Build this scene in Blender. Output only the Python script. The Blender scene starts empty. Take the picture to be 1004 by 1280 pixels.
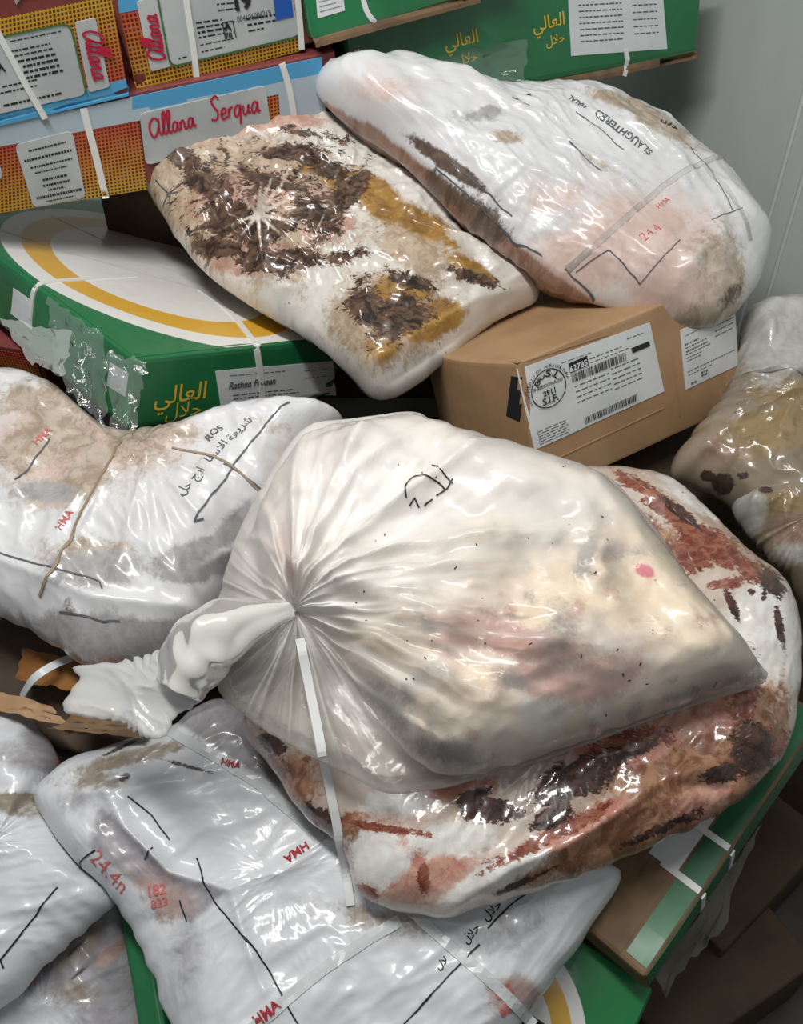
import bpy, bmesh, math, random
import numpy as np
from mathutils import Vector, Matrix
from mathutils.bvhtree import BVHTree

# ------------------------------------------------------------------ camera, world, light, exposure
C = bpy.context.scene.collection
SC = bpy.context.scene
F = 1065.0; CX, CY = 502.0, 640.0; PITCH = math.radians(40)
CAM = np.array([0.0, 0.0, 1.7])
FW = np.array([0, math.cos(PITCH), -math.sin(PITCH)])
UP = np.array([0, math.sin(PITCH), math.cos(PITCH)])
RT = np.array([1.0, 0, 0])
cam = bpy.data.cameras.new('camera'); camo = bpy.data.objects.new('camera', cam); C.objects.link(camo)
camo.location = CAM; camo.rotation_euler = (math.radians(50), 0, 0)
cam.sensor_fit = 'VERTICAL'; cam.sensor_height = 24; cam.sensor_width = 24
cam.lens = F / 1280 * 24; cam.clip_start = 0.02
SC.camera = camo
SC.view_settings.view_transform = 'Standard'; SC.view_settings.look = 'None'
SC.view_settings.gamma = 1; SC.view_settings.use_curve_mapping = False
SC.view_settings.exposure = 0.0
W = bpy.data.worlds.new('cold_room_air'); SC.world = W; W.use_nodes = True
bg = W.node_tree.nodes['Background']; bg.inputs[0].default_value = (0.92, 0.96, 1.0, 1); bg.inputs[1].default_value = 0.135
def area(name, loc, target, sx, sy, power, col=(1, 1, 1)):
    l = bpy.data.lights.new(name, 'AREA'); l.shape = 'RECTANGLE'; l.size = sx; l.size_y = sy
    l.energy = power; l.color = col
    o = bpy.data.objects.new(name, l); C.objects.link(o); o.location = loc
    d = Vector(target) - Vector(loc); o.rotation_euler = d.to_track_quat('-Z', 'Y').to_euler()
    return o
area('ceiling_tube_light', (-0.32, 0.48, 2.65), (-0.02, 0.85, 0.9), 1.2, 0.14, 33, (1.0, 0.98, 0.95))
area('ceiling_panel_light', (0.2, -0.5, 2.8), (0.1, 1.2, 1.0), 0.9, 0.5, 2.2, (0.93, 0.97, 1.0))

# ------------------------------------------------------------------ maths helpers
def srgb(h):
    h = h.lstrip('#'); c = [int(h[i:i+2], 16)/255 for i in (0, 2, 4)]
    return tuple(x/12.92 if x <= .04045 else ((x+.055)/1.055)**2.4 for x in c) + (1.0,)
def pt(x, y, d): return CAM + d*(FW + (x-CX)/F*RT - (y-CY)/F*UP)
def ray(x, y):
    v = FW + (x-CX)/F*RT - (y-CY)/F*UP
    return v/np.linalg.norm(v)
def proj(P):
    d = P-CAM; z = d@FW
    return np.stack([CX + F*(d@RT)/z, CY - F*(d@UP)/z], -1)
def nrm(v): v = np.asarray(v, float); return v/np.linalg.norm(v)
def rot(a, b, c):
    Rz = np.array([[math.cos(a), -math.sin(a), 0], [math.sin(a), math.cos(a), 0], [0, 0, 1]])
    Rx = np.array([[1, 0, 0], [0, math.cos(b), -math.sin(b)], [0, math.sin(b), math.cos(b)]])
    Ry = np.array([[math.cos(c), 0, math.sin(c)], [0, 1, 0], [-math.sin(c), 0, math.cos(c)]])
    return Rz@Rx@Ry
_tab = np.random.RandomState(7).rand(65536)*2*np.pi
def _h(i, j, s): return _tab[((i*73856093) ^ (j*19349663) ^ (s*83492791)) & 65535]
def perlin(u, v, s=0):
    i = np.floor(u).astype(np.int64); j = np.floor(v).astype(np.int64); fu = u-i; fv = v-j
    def g(di, dj):
        a = _h(i+di, j+dj, s); return np.cos(a)*(fu-di) + np.sin(a)*(fv-dj)
    su = fu*fu*fu*(fu*(fu*6-15)+10); sv = fv*fv*fv*(fv*(fv*6-15)+10)
    a = g(0, 0)*(1-su)+g(1, 0)*su; b = g(0, 1)*(1-su)+g(1, 1)*su
    return (a*(1-sv)+b*sv)*1.45
def fbm(u, v, s=0, o=4):
    r = 0; a = 1.0; t = 0
    for k in range(o): r = r+a*perlin(u*2**k, v*2**k, s+k*17); t += a; a *= .5
    return r/t
def ridged(u, v, s=0, o=3, p=2.0):
    r = 0; a = 1.0; t = 0
    for k in range(o): r = r+a*(1-np.abs(perlin(u*2**k, v*2**k, s+k*31)))**(p*2); t += a; a *= .55
    return r/t
def sst(a, b, x): t = np.clip((x-a)/(b-a), 0, 1); return t*t*(3-2*t)
def catmull(P, n=10, closed=True):
    P = np.asarray(P, float); N = len(P); out = []
    for i in range(N if closed else N-1):
        if closed: p0, p1, p2, p3 = P[i-1], P[i], P[(i+1) % N], P[(i+2) % N]
        else: p0, p1, p2, p3 = P[max(i-1, 0)], P[i], P[i+1], P[min(i+2, N-1)]
        for k in range(n):
            t = k/n
            out.append(.5*((2*p1)+(-p0+p2)*t+(2*p0-5*p1+4*p2-p3)*t*t+(-p0+3*p1-3*p2+p3)*t**3))
    if not closed: out.append(P[-1])
    return np.array(out)
def seg_dist(px, py, poly):
    """distance to a polyline and the fraction along it"""
    best = np.full(px.shape, 1e9); frac = np.zeros(px.shape); poly = np.asarray(poly, float)
    L = np.r_[0, np.cumsum(np.linalg.norm(np.diff(poly, axis=0), axis=1))]
    for k in range(len(poly)-1):
        a, b = poly[k], poly[k+1]; d = b-a; l2 = d@d
        t = np.clip(((px-a[0])*d[0]+(py-a[1])*d[1])/l2, 0, 1)
        dd = np.hypot(px-a[0]-t*d[0], py-a[1]-t*d[1]); m = dd < best
        best = np.where(m, dd, best); frac = np.where(m, (L[k]+t*(L[k+1]-L[k]))/L[-1], frac)
    return best, frac
def blobs(px, py, L):
    r = np.zeros(px.shape)
    for b in L:
        x, y, rx, ry = b[:4]; a = math.radians(b[4]) if len(b) > 4 else 0; s = b[5] if len(b) > 5 else 1
        dx = px-x; dy = py-y; ca, sa = math.cos(a), math.sin(a)
        q = ((dx*ca+dy*sa)/rx)**2+((-dx*sa+dy*ca)/ry)**2
        e = s*np.exp(-q*.7)
        r = np.maximum(r, e) if s > 0 else r+e
    return r

# ------------------------------------------------------------------ mesh helpers
def link(name, me, mat, parent=None, loc=None):
    o = bpy.data.objects.new(name, me); C.objects.link(o)
    if mat: me.materials.append(mat)
    if parent is not None: o.parent = parent
    elif loc is not None: o.location = loc
    return o
def root_loc(o):
    while o.parent: o = o.parent
    return np.array(o.location)
def tag(o, label=None, cat=None, group=None, kind=None):
    if label: o['label'] = label
    if cat: o['category'] = cat
    if group: o['group'] = group
    if kind: o['kind'] = kind
    return o
def mk(name, V, Fc, mat, parent=None, loc=None, smooth=True, attrs=None, luv=None):
    """one mesh object; V in world space; a child keeps its thing's origin"""
    V = np.asarray(V, float)
    L = root_loc(parent) if parent is not None else (np.array(loc) if loc is not None else np.zeros(3))
    me = bpy.data.meshes.new(name)
    me.from_pydata((V-L).tolist(), [], Fc if isinstance(Fc, list) else Fc.tolist())
    if smooth: me.polygons.foreach_set('use_smooth', [True]*len(me.polygons))
    for k, a in (attrs or {}).items():
        at = me.attributes.new(k, 'FLOAT', 'POINT'); at.data.foreach_set('value', np.asarray(a, np.float32))
    if luv is not None:
        at = me.attributes.new('luv', 'FLOAT_VECTOR', 'POINT')
        at.data.foreach_set('vector', np.c_[luv, np.zeros(len(luv))].astype(np.float32).ravel())
    me.update()
    return link(name, me, mat, parent, loc)
def bvh_of(V, Fc): return BVHTree.FromPolygons([tuple(v) for v in V], [tuple(f) for f in (Fc if isinstance(Fc, list) else Fc.tolist())])
def empty(name, loc):
    o = bpy.data.objects.new(name, None); C.objects.link(o); o.location = loc; o.empty_display_size = .05; return o

# ------------------------------------------------------------------ materials
class NT:
    def __init__(s, name):
        s.m = bpy.data.materials.new(name); s.m.use_nodes = True; s.t = s.m.node_tree
        s.n = s.t.nodes; s.l = s.t.links; s.p = s.n['Principled BSDF']; s.out = s.n['Material Output']
    def new(s, t, **k):
        n = s.n.new(t)
        for a, b in k.items(): setattr(n, a, b)
        return n
    def put(s, sock, v):
        if v is None: return
        if hasattr(v, 'links'): s.l.new(v, sock)
        else: sock.default_value = v
    def math(s, op, a, b=None, c=None, clamp=False):
        n = s.new('ShaderNodeMath', operation=op, use_clamp=clamp)
        s.put(n.inputs[0], a); s.put(n.inputs[1], b); s.put(n.inputs[2], c); return n.outputs[0]
    def step(s, x, lo, hi):
        n = s.new('ShaderNodeMapRange', interpolation_type='SMOOTHSTEP'); s.put(n.inputs[0], x)
        n.inputs[1].default_value = lo; n.inputs[2].default_value = hi; return n.outputs[0]
    def mix(s, f, a, b):
        n = s.new('ShaderNodeMix', data_type='RGBA'); s.put(n.inputs[0], f); s.put(n.inputs[6], a); s.put(n.inputs[7], b); return n.outputs[2]
    def attr(s, name, out='Fac'):
        n = s.new('ShaderNodeAttribute', attribute_name=name); return n.outputs[out]
    def coord(s, kind='luv', scale=(1, 1, 1), rotz=0):
        n = s.new('ShaderNodeMapping'); n.inputs['Scale'].default_value = scale; n.inputs['Rotation'].default_value = (0, 0, rotz)
        if kind == 'luv': v = s.attr('luv', 'Vector')
        else: v = s.new('ShaderNodeTexCoord').outputs[kind]
        s.l.new(v, n.inputs['Vector']); return n.outputs[0]
    def noise(s, vec, scale, detail=4, rough=.55, typ='FBM', dist=0):
        n = s.new('ShaderNodeTexNoise', noise_type=typ); s.l.new(vec, n.inputs['Vector'])
        n.inputs['Scale'].default_value = scale; n.inputs['Detail'].default_value = detail
        n.inputs['Roughness'].default_value = rough; n.inputs['Distortion'].default_value = dist; return n.outputs['Fac']
    def bump(s, h, strength=.4, dist=.004, normal=None):
        n = s.new('ShaderNodeBump'); n.inputs['Strength'].default_value = strength; n.inputs['Distance'].default_value = dist
        s.put(n.inputs['Height'], h); s.put(n.inputs['Normal'], normal); return n.outputs[0]
def plain(name, col, rough=.5, spec=.4, metal=0, coat=0):
    t = NT(name); t.p.inputs['Base Color'].default_value = srgb(col); t.p.inputs['Roughness'].default_value = rough
    t.p.inputs['Specular IOR Level'].default_value = spec; t.p.inputs['Metallic'].default_value = metal
    t.p.inputs['Coat Weight'].default_value = coat; t.p.inputs['Coat Roughness'].default_value = .1
    return t.m
def grained(name, col, col2, scale=30, rough=.6, stretch=(1, 1, 1), coat=0, kind='Object', bump=.15):
    t = NT(name); v = t.coord(kind, stretch); f = t.noise(v, scale, 5)
    t.put(t.p.inputs['Base Color'], t.mix(t.step(f, .38, .64), srgb(col), srgb(col2)))
    t.p.inputs['Roughness'].default_value = rough; t.p.inputs['Coat Weight'].default_value = coat; t.p.inputs['Coat Roughness'].default_value = .12
    t.put(t.p.inputs['Normal'], t.bump(f, bump, .002))
    return t.m
def bagmat(name, base, base2, layers, rough=.45, coat=.7, coat_rough=.12, stretch=(1, 1, 1), rotz=0, bump=.35, bscale=26, spec=.35, streak=None):
    """layers: (mask attribute, colour a, colour b, noise scale, noise amplitude, softness, stretch, rotation)"""
    t = NT(name); v = t.coord('luv')
    col = t.mix(t.step(t.noise(v, 7, 5), .35, .68), srgb(base), srgb(base2))
    for (at, ca, cb, ns, amp, soft, st, rz) in layers:
        vv = t.coord('luv', st, rz); n = t.noise(vv, ns, 6, .68, dist=.6); n2 = t.noise(vv, ns*5.5, 4, .7, dist=1.0)
        n = t.math('ADD', t.math('MULTIPLY', n, .62), t.math('MULTIPLY', n2, .5)); n = t.math('SUBTRACT', n, .06); amp = amp*1.7
        f = t.math('ADD', t.attr(at), t.math('MULTIPLY', t.math('SUBTRACT', n, .5), amp))
        f = t.math('MULTIPLY', t.step(f, .5-soft, .5+soft), t.step(t.attr(at), .03, .15))
        c = t.mix(t.step(t.noise(vv, ns*2.6, 6, .7, dist=.8), .40, .60), srgb(ca), srgb(cb))
        col = t.mix(f, col, c)
    if streak:                                        # milky folds of the wrapping film
        sc_, st_, rz_, amt, sc2 = streak
        q = t.noise(t.coord('luv', st_, rz_), sc_, 3, .55, 'RIDGED_MULTIFRACTAL', .8); q2 = t.noise(v, 6, 3)
        fa = t.math('MULTIPLY', t.math('MULTIPLY', t.step(q, .95, 1.6), t.step(q2, .36, .62)), amt)
        col = t.mix(fa, col, srgb(sc2))
    t.put(t.p.inputs['Base Color'], col)
    t.p.inputs['Roughness'].default_value = rough; t.p.inputs['Specular IOR Level'].default_value = spec
    t.p.inputs['Coat Weight'].default_value = coat; t.p.inputs['Coat Roughness'].default_value = coat_rough
    w = t.coord('luv', stretch, rotz)
    r1 = t.noise(w, bscale, 3, .5, 'RIDGED_MULTIFRACTAL', .5)
    r2 = t.noise(v, bscale*3.2, 3, .5)
    hh = t.math('ADD', t.math('MULTIPLY', r1, .55), t.math('MULTIPLY', r2, .25))
    b = t.bump(hh, bump, .004)
    t.put(t.p.inputs['Normal'], b); t.put(t.p.inputs['Coat Normal'], b)
    return t.m
def filmmat(name, milk=.12, tint='#e9ecea', rough=.1, gloss=.75, attr=None, bscale=40, bump=.5, trans='#ffffff'):
    """clear or milky polythene: transparent, a little white scatter, glossy by angle"""
    t = NT(name); t.n.remove(t.p)
    v = t.coord('luv'); r = t.noise(v, bscale, 3, .5, 'RIDGED_MULTIFRACTAL', .4); r2 = t.noise(v, bscale*2.6, 3)
    b = t.bump(t.math('ADD', r, t.math('MULTIPLY', r2, .5)), bump, .003)
    tr = t.new('ShaderNodeBsdfTransparent'); tr.inputs[0].default_value = srgb(trans)
    df = t.new('ShaderNodeBsdfDiffuse'); df.inputs[0].default_value = srgb(tint)
    tl = t.new('ShaderNodeBsdfTranslucent'); tl.inputs[0].default_value = srgb(tint)
    gl = t.new('ShaderNodeBsdfGlossy'); gl.inputs['Roughness'].default_value = rough
    for q in (df, gl): t.l.new(b, q.inputs['Normal'])
    m0 = t.new('ShaderNodeMixShader'); m0.inputs[0].default_value = .2; t.l.new(df.outputs[0], m0.inputs[1]); t.l.new(tl.outputs[0], m0.inputs[2])
    m1 = t.new('ShaderNodeMixShader'); t.l.new(tr.outputs[0], m1.inputs[1]); t.l.new(m0.outputs[0], m1.inputs[2])
    if attr: f = t.math('MULTIPLY_ADD', t.attr(attr), 1.0, milk, clamp=True)
    else: f = milk
    t.put(m1.inputs[0], f)
    fr = t.new('ShaderNodeFresnel'); fr.inputs[0].default_value = 1.45; t.l.new(b, fr.inputs['Normal'])
    m2 = t.new('ShaderNodeMixShader'); t.put(m2.inputs[0], t.math('MULTIPLY', fr.outputs[0], gloss)); t.l.new(m1.outputs[0], m2.inputs[1]); t.l.new(gl.outputs[0], m2.inputs[2])
    t.l.new(m2.outputs[0], t.out.inputs[0])
    return t.m
def dotmat(name, pitch=.0062):
    """woven-look printed grid of dark dots on red fading to yellow (panel coordinates in metres, z carries height 0..1)"""
    t = NT(name); s = t.new('ShaderNodeSeparateXYZ'); t.l.new(t.attr('luv', 'Vector'), s.inputs[0])
    fx = t.math('ABSOLUTE', t.math('SUBTRACT', t.math('FRACT', t.math('DIVIDE', s.outputs[0], pitch)), .5))
    fy = t.math('ABSOLUTE', t.math('SUBTRACT', t.math('FRACT', t.math('DIVIDE', s.outputs[1], pitch)), .5))
    d = t.math('MAXIMUM', fx, fy)
    g = t.attr('grad')
    base = t.mix(g, srgb('#bd951f'), srgb('#b8432c'))
    hole = t.mix(g, srgb('#4e2a10'), srgb('#5a1a14'))
    t.put(t.p.inputs['Base Color'], t.mix(t.step(d, .26, .36), hole, base)); t.p.inputs['Roughness'].default_value = .45
    return t.m
def arcmat(name, green, cx, cy, rx, ry):
    """green carton print: yellow ring between two white rings on green (panel coordinates in metres)"""
    t = NT(name); s = t.new('ShaderNodeSeparateXYZ'); t.l.new(t.attr('luv', 'Vector'), s.inputs[0])
    dx = t.math('DIVIDE', t.math('SUBTRACT', s.outputs[0], cx), rx); dy = t.math('DIVIDE', t.math('SUBTRACT', s.outputs[1], cy), ry)
    d = t.math('SQRT', t.math('ADD', t.math('MULTIPLY', dx, dx), t.math('MULTIPLY', dy, dy)))
    c = t.mix(t.step(d, .995, 1.005), srgb('#e9e8e4'), srgb(green))
    y = t.math('MULTIPLY', t.step(d, .68, .69), t.math('SUBTRACT', 1, t.step(d, .865, .875)))
    c = t.mix(y, c, srgb('#dcab3a'))
    t.put(t.p.inputs['Base Color'], c); t.p.inputs['Roughness'].default_value = .35
    t.p.inputs['Coat Weight'].default_value = .5; t.p.inputs['Coat Roughness'].default_value = .12
    v = t.coord('luv'); t.put(t.p.inputs['Coat Normal'], t.bump(t.noise(v, 30, 4, .5, 'RIDGED_MULTIFRACTAL'), .3, .003))
    return t.m

M = {}
M['ink'] = plain('black_print', '#26262a', .5); M['cord'] = plain('brown_cord', '#9a8872', .6)
M['ink_grey'] = plain('grey_print', '#5c6064', .6)
M['ink_red'] = plain('red_print', '#a2343a', .5)
M['ink_pale_red'] = plain('pale_red_print', '#c66a66', .6)
M['brand_red'] = plain('crimson_print', '#b51a3c', .45)
M['gold'] = plain('gold_print', '#d8b13a', .4)
M['white_label'] = grained('label_paper', '#d9dcdd', '#cfd3d5', 12, .45, bump=.05)
M['grey_label'] = grained('shaded_label_paper', '#b7bcbd', '#a8aeb0', 9, .5, bump=.05)  # white paper greyed for the dim upper left: shade put into the colour
M['strap'] = plain('white_strap_plastic', '#dcdedb', .35, .5)
M['clear_strap'] = plain('frosted_strap_plastic', '#c9cfd0', .3, .5)
M['blue'] = plain('sky_blue_print', '#4f9cc9', .45)
M['pale_blue'] = plain('pale_blue_print', '#a9b9c4', .45)
M['deep_blue'] = plain('deep_blue_print', '#1f55a8', .45)
M['line_green'] = plain('green_outline_print', '#3f6b3a', .45)
M['carton_red'] = grained('dull_red_board', '#7b3a33', '#6a2d29', 14, .6)
M['green'] = grained('green_board', '#1f7547', '#1a673d', 6, .38, coat=.5)
M['dark_green'] = grained('dark_green_board', '#1b6a3f', '#165834', 6, .5, coat=.08)
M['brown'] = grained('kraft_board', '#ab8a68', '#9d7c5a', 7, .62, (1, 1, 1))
M['dark_brown'] = grained('shaded_kraft_board', '#4b3a2a', '#3b2d20', 8, .7)  # kraft darkened for the unlit floor corner: shade put into the colour
M['tan_edge'] = grained('board_underside', '#7c6247', '#64503b', 20, .7)
M['dots'] = dotmat('dotted_print')
M['film'] = filmmat('clear_polythene', .10, '#e6ebe9')
M['film_milky'] = filmmat('milky_polythene', .32, '#e4e6e4', .16)

# ------------------------------------------------------------------ surfaces that take marks
NH = nrm((0, -.42, .907)); PH = pt(620, 740, 1.04)
class Surf:
    """a surface with a flat frame (o, U, V, n); marks are laid on it along n"""
    def __init__(s, o, U, V, n, bvh, obj): s.o, s.U, s.V, s.n, s.bvh, s.obj = o, U, V, n, bvh, obj
    def px(s, x, y):
        r = ray(x, y); h = s.bvh.ray_cast(Vector(CAM), Vector(r)) if s.bvh else (None,)
        if h[0] is None: P = CAM+r*(((s.o-CAM)@s.n)/(r@s.n))
        else: P = np.array(h[0])
        d = P-s.o; return np.array([d@s.U, d@s.V])
    def at(s, uv, off=0.0008):
        out = []
        for u, v in uv:
            p = s.o+u*s.U+v*s.V
            h = s.bvh.ray_cast(Vector(p+s.n*.5), Vector(-s.n)) if s.bvh else (None,)
            if h[0] is None: out.append(p+s.n*off)
            else: out.append(np.array(h[0])+np.array(h[1])*off)
        return np.array(out)
class Panel:
    """a label on a surface: its own metres x right, y up from the lower left corner"""
    def __init__(s, surf, quad_uv, obj, off):
        s.surf, s.q, s.obj, s.off = surf, [np.array(q) for q in quad_uv], obj, off
        s.w = (np.linalg.norm(s.q[1]-s.q[0])+np.linalg.norm(s.q[2]-s.q[3]))/2
        s.h = (np.linalg.norm(s.q[3]-s.q[0])+np.linalg.norm(s.q[2]-s.q[1]))/2
    def uv(s, xy):
        xy = np.asarray(xy, float); a = (xy[:, 0]/s.w)[:, None]; b = (xy[:, 1]/s.h)[:, None]
        return (s.q[0]*(1-a)+s.q[1]*a)*(1-b)+(s.q[3]*(1-a)+s.q[2]*a)*b
    def at(s, xy, off=0.0006): return s.surf.at(s.uv(xy), off+s.off)
    def px(s, fx, fy): return np.array([fx*s.w, fy*s.h])      # fractions of the label
def grid_faces(nx, ny):
    return [(j*(nx+1)+i, j*(nx+1)+i+1, (j+1)*(nx+1)+i+1, (j+1)*(nx+1)+i) for j in range(ny) for i in range(nx)]
def panel(surf, corners, mat, name='label', parent=None, off=.0012, nx=10, ny=8, uv=False, thick=True, flip=False, rc=0):
    """corners: lower left, lower right, upper right, upper left, in picture points (or uv)"""
    q = [np.array(c, float) if uv else surf.px(*c) for c in corners]
    p = Panel(surf, q, None, off)
    xs = np.linspace(0, p.w, nx+1); ys = np.linspace(0, p.h, ny+1)
    if rc: xs = np.unique(np.r_[xs, rc*.3, rc, p.w-rc, p.w-rc*.3]); ys = np.unique(np.r_[ys, rc*.3, rc, p.h-rc, p.h-rc*.3]); nx, ny = len(xs)-1, len(ys)-1
    xy = np.array([(x, y) for y in ys for x in xs]); 
    if rc:
        inn = np.clip(xy, rc, [p.w-rc, p.h-rc]); dv = xy-inn; l = np.linalg.norm(dv, axis=1)
        xy = np.where((l > rc)[:, None], inn+dv/np.maximum(l, 1e-9)[:, None]*rc, xy)
    V = surf.at(p.uv(xy), off)
    fc = grid_faces(nx, ny); luv = xy; g = xy[:, 1]/p.h; g = 1-g if flip else g
    if thick:
        ring = list(range(nx+1))+[j*(nx+1)+nx for j in range(1, ny+1)]+[ny*(nx+1)+i for i in range(nx-1, -1, -1)]+[j*(nx+1) for j in range(ny-1, 0, -1)]
        low = surf.at(p.uv(xy[ring]), -.001); b = len(V); V = np.r_[V, low]; k = len(ring)
        luv = np.r_[xy, xy[ring]]; g = np.r_[g, g[ring]]
        fc = fc+[(ring[i], b+i, b+(i+1) % k, ring[(i+1) % k]) for i in range(k)]
    p.obj = mk(name, V, fc, mat, parent or surf.obj, smooth=False, luv=luv, attrs={'grad': g})
    return p
_font = {}
def glyphs(s, bold=0.0, shear=0.0):
    k = (s, bold, shear)
    if k not in _font:
        c = bpy.data.curves.new('text_outline', 'FONT'); c.body = s; c.offset = bold; c.shear = shear; c.resolution_u = 3
        o = bpy.data.objects.new('text_outline', c); C.objects.link(o)
        bpy.context.view_layer.update()
        me = o.evaluated_get(bpy.context.evaluated_depsgraph_get()).to_mesh()
        V = np.array([v.co[:2] for v in me.vertices]); Fc = [tuple(p.vertices) for p in me.polygons]
        bpy.data.objects.remove(o); bpy.data.curves.remove(c); _font[k] = (V, Fc)
    return _font[k]
def text_geo(mp, s, a, b, off, bold=.012, shear=0.0, yscale=1.0):
    V, Fc = glyphs(s, bold, shear); a = np.array(a, float); b = np.array(b, float)
    lo = V.min(0); hi = V.max(0); k = np.linalg.norm(b-a)/(hi[0]-lo[0]); d = nrm(b-a); e = np.array([-d[1], d[0]])
    uv = a+np.outer((V[:, 0]-lo[0])*k, d)+np.outer(V[:, 1]*k*yscale, e)
    return mp.at(uv, off), Fc
def line_geo(mp, pts, width, off, step=.012, thick=0, seed=0, wob=0):
    P = np.asarray(pts, float); L = np.r_[0, np.cumsum(np.linalg.norm(np.diff(P, axis=0), axis=1))]
    n = max(2, int(L[-1]/step)+1); t = np.linspace(0, L[-1], n); X = np.c_[np.interp(t, L, P[:, 0]), np.interp(t, L, P[:, 1])]
    T = np.gradient(X, axis=0); T /= np.linalg.norm(T, axis=1)[:, None]+1e-9; N = np.c_[-T[:, 1], T[:, 0]]
    w = np.full(n, width) if np.isscalar(width) else np.interp(t/L[-1], np.linspace(0, 1, len(width)), width)
    if wob: X = X+N*(perlin(t*60, t*0+seed+.3, seed)*wob)[:, None]
    if not thick:
        A = mp.at(X-N*w[:, None]/2, off); B = mp.at(X+N*w[:, None]/2, off)
        V = np.r_[A, B]; Fc = [(i, i+1, n+i+1, n+i) for i in range(n-1)]
        return V, Fc
    A0 = mp.at(X-N*w[:, None]/2, -.0006); B0 = mp.at(X+N*w[:, None]/2, -.0006)
    A = mp.at(X-N*w[:, None]*.46, off+thick); B = mp.at(X+N*w[:, None]*.46, off+thick); Mid = mp.at(X, off+thick)
    V = np.r_[A0, A, Mid, B, B0]; Fc = []
    for k in range(4): Fc += [(k*n+i, k*n+i+1, (k+1)*n+i+1, (k+1)*n+i) for i in range(n-1)]
    Fc += [(0, n, 2*n, 3*n, 4*n), tuple(k*n+n-1 for k in (4, 3, 2, 1, 0))]
    return V, Fc
def joined(parts):
    V = []; Fc = []; b = 0
    for v, f in parts:
        V.append(v); Fc += [tuple(i+b for i in q) for q in f]; b += len(v)
    return np.concatenate(V), Fc
def put(parts, mat, parent, name='print', label=None):
    V, Fc = joined(parts); o = mk(name, V, Fc, mat, parent, smooth=False); tag(o, label); return o
def strap(surf, pts, width=.011, mat=None, name='strap', parent=None, thick=.0012, label=None, raw=False, smooth=True):
    P = [p if raw else surf.px(*p) for p in pts]
    if smooth and len(P) > 2: P = catmull(P, 6, False)
    V, Fc = line_geo(surf, P, width, .0012, .008, thick)
    return tag(mk(name, V, Fc, mat or M['strap'], parent or surf.obj, smooth=False), label)
def ink_lines(surf, lines, mat=None, width=.0022, name='printed_line', parent=None, wob=.0006):
    for i, l in enumerate(lines): put([line_geo(surf, (lambda q: catmull(q, 5, False) if len(q) > 3 else q)([surf.px(*p) for p in l]), width, .0014, .004, 0, i, wob)], mat or M['ink'], parent or surf.obj, name)
def ink_text(surf, s, a, b, mat=None, name='printed_text', parent=None, bold=.012, shear=0.0, yscale=1.0, off=.0010):
    put([text_geo(surf, s, surf.px(*a), surf.px(*b), off, bold, shear, yscale)], mat or M['ink'], parent or surf.obj, name)
def small_print(p, rows, mat=None, name='fine_print', seed=1, parent=None):
    """rows of word-like dashes; row: (x0, x1, y, height) in fractions of the label"""
    rs = random.Random(seed); g = []
    for (x0, x1, y, h) in rows:
        x = x0
        while x < x1-.004:
            w = min(rs.uniform(.018, .06), x1-x)
            a, b = p.px(x, y), p.px(x+w, y); g.append(line_geo(p, [a, b], h*p.h*.7, .0006, .02)); x += w+rs.uniform(.008, .014)
    return tag(put(g, mat or M['ink_grey'], parent or p.obj, name), kind='stuff')
def barcode(p, x0, x1, y0, y1, seed=3, name='barcode'):
    rs = random.Random(seed); g = []; x = x0
    while x < x1:
        w = rs.choice((.004, .004, .007, .010)); a, b = p.px(x, y0), p.px(x, y1)
        g.append(line_geo(p, [a, b], w*p.w, .0006, .05)); x += w+rs.choice((.004, .005, .008))
    return put(g, M['ink'], p.obj, name)
SCRIPT = {
    'A': (1.15, [[(.95, .95), (.6, 1.3), (.15, 1.0), (.05, .45), (.3, 0), (.65, .25), (.9, .8)], [(.95, 1.2), (.85, .5), (.95, .08), (1.2, .15)]]),
    'l': (.42, [[(-.05, .15), (.2, .7), (.38, 1.35), (.3, 1.6), (.15, 1.3), (.1, .5), (.2, .03), (.42, .15)]]),
    'a': (.68, [[(.5, .55), (.3, .7), (.08, .45), (.1, .1), (.3, .05), (.5, .5)], [(.52, .68), (.5, .25), (.56, .03), (.72, .15)]]),
    'n': (.70, [[(.05, .6), (.1, .05)], [(.1, .4), (.3, .68), (.42, .5), (.42, .1), (.55, .02), (.72, .15)]]),
    'S': (.85, [[(.75, 1.3), (.5, 1.5), (.2, 1.25), (.4, .85), (.65, .5), (.5, .08), (.1, .15)]]),
    'e': (.55, [[(.05, .3), (.4, .42), (.36, .66), (.15, .62), (.05, .3), (.2, .02), (.55, .15)]]),
    'r': (.48, [[(.08, .62), (.1, .03)], [(.1, .35), (.25, .62), (.42, .6)]]),
    'q': (.68, [[(.5, .55), (.3, .7), (.08, .45), (.1, .1), (.3, .05), (.5, .5)], [(.55, .7), (.52, 0), (.5, -.5)]]),
    'u': (.68, [[(.06, .62), (.08, .15), (.25, .03), (.42, .25), (.48, .65), (.48, .15), (.68, .1)]])}
def script_geo(mp, word, a, b, width, off, ysc=1.0, slant=.18):
    a = np.array(a, float); b = np.array(b, float); tot = sum(SCRIPT[c][0] for c in word); k = np.linalg.norm(b-a)/tot
    d = nrm(b-a); e = np.array([-d[1], d[0]]); x0 = 0; g = []
    for c in word:
        w, strokes = SCRIPT[c]
        for st in strokes:
            P = catmull(st, 5, False); P = np.c_[P[:, 0]+x0+slant*P[:, 1], P[:, 1]*ysc]
            g.append(line_geo(mp, a+np.outer(P[:, 0]*k, d)+np.outer(P[:, 1]*k, e), width, off, .0015))
        x0 += w
    return g
AR_AALI = '\uFEF2\uFEDF\uFE8E\uFECC\uFEDF\uFE8D'
AR_HALAL = '\uFEDD\uFEFC\uFEA3'

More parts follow.
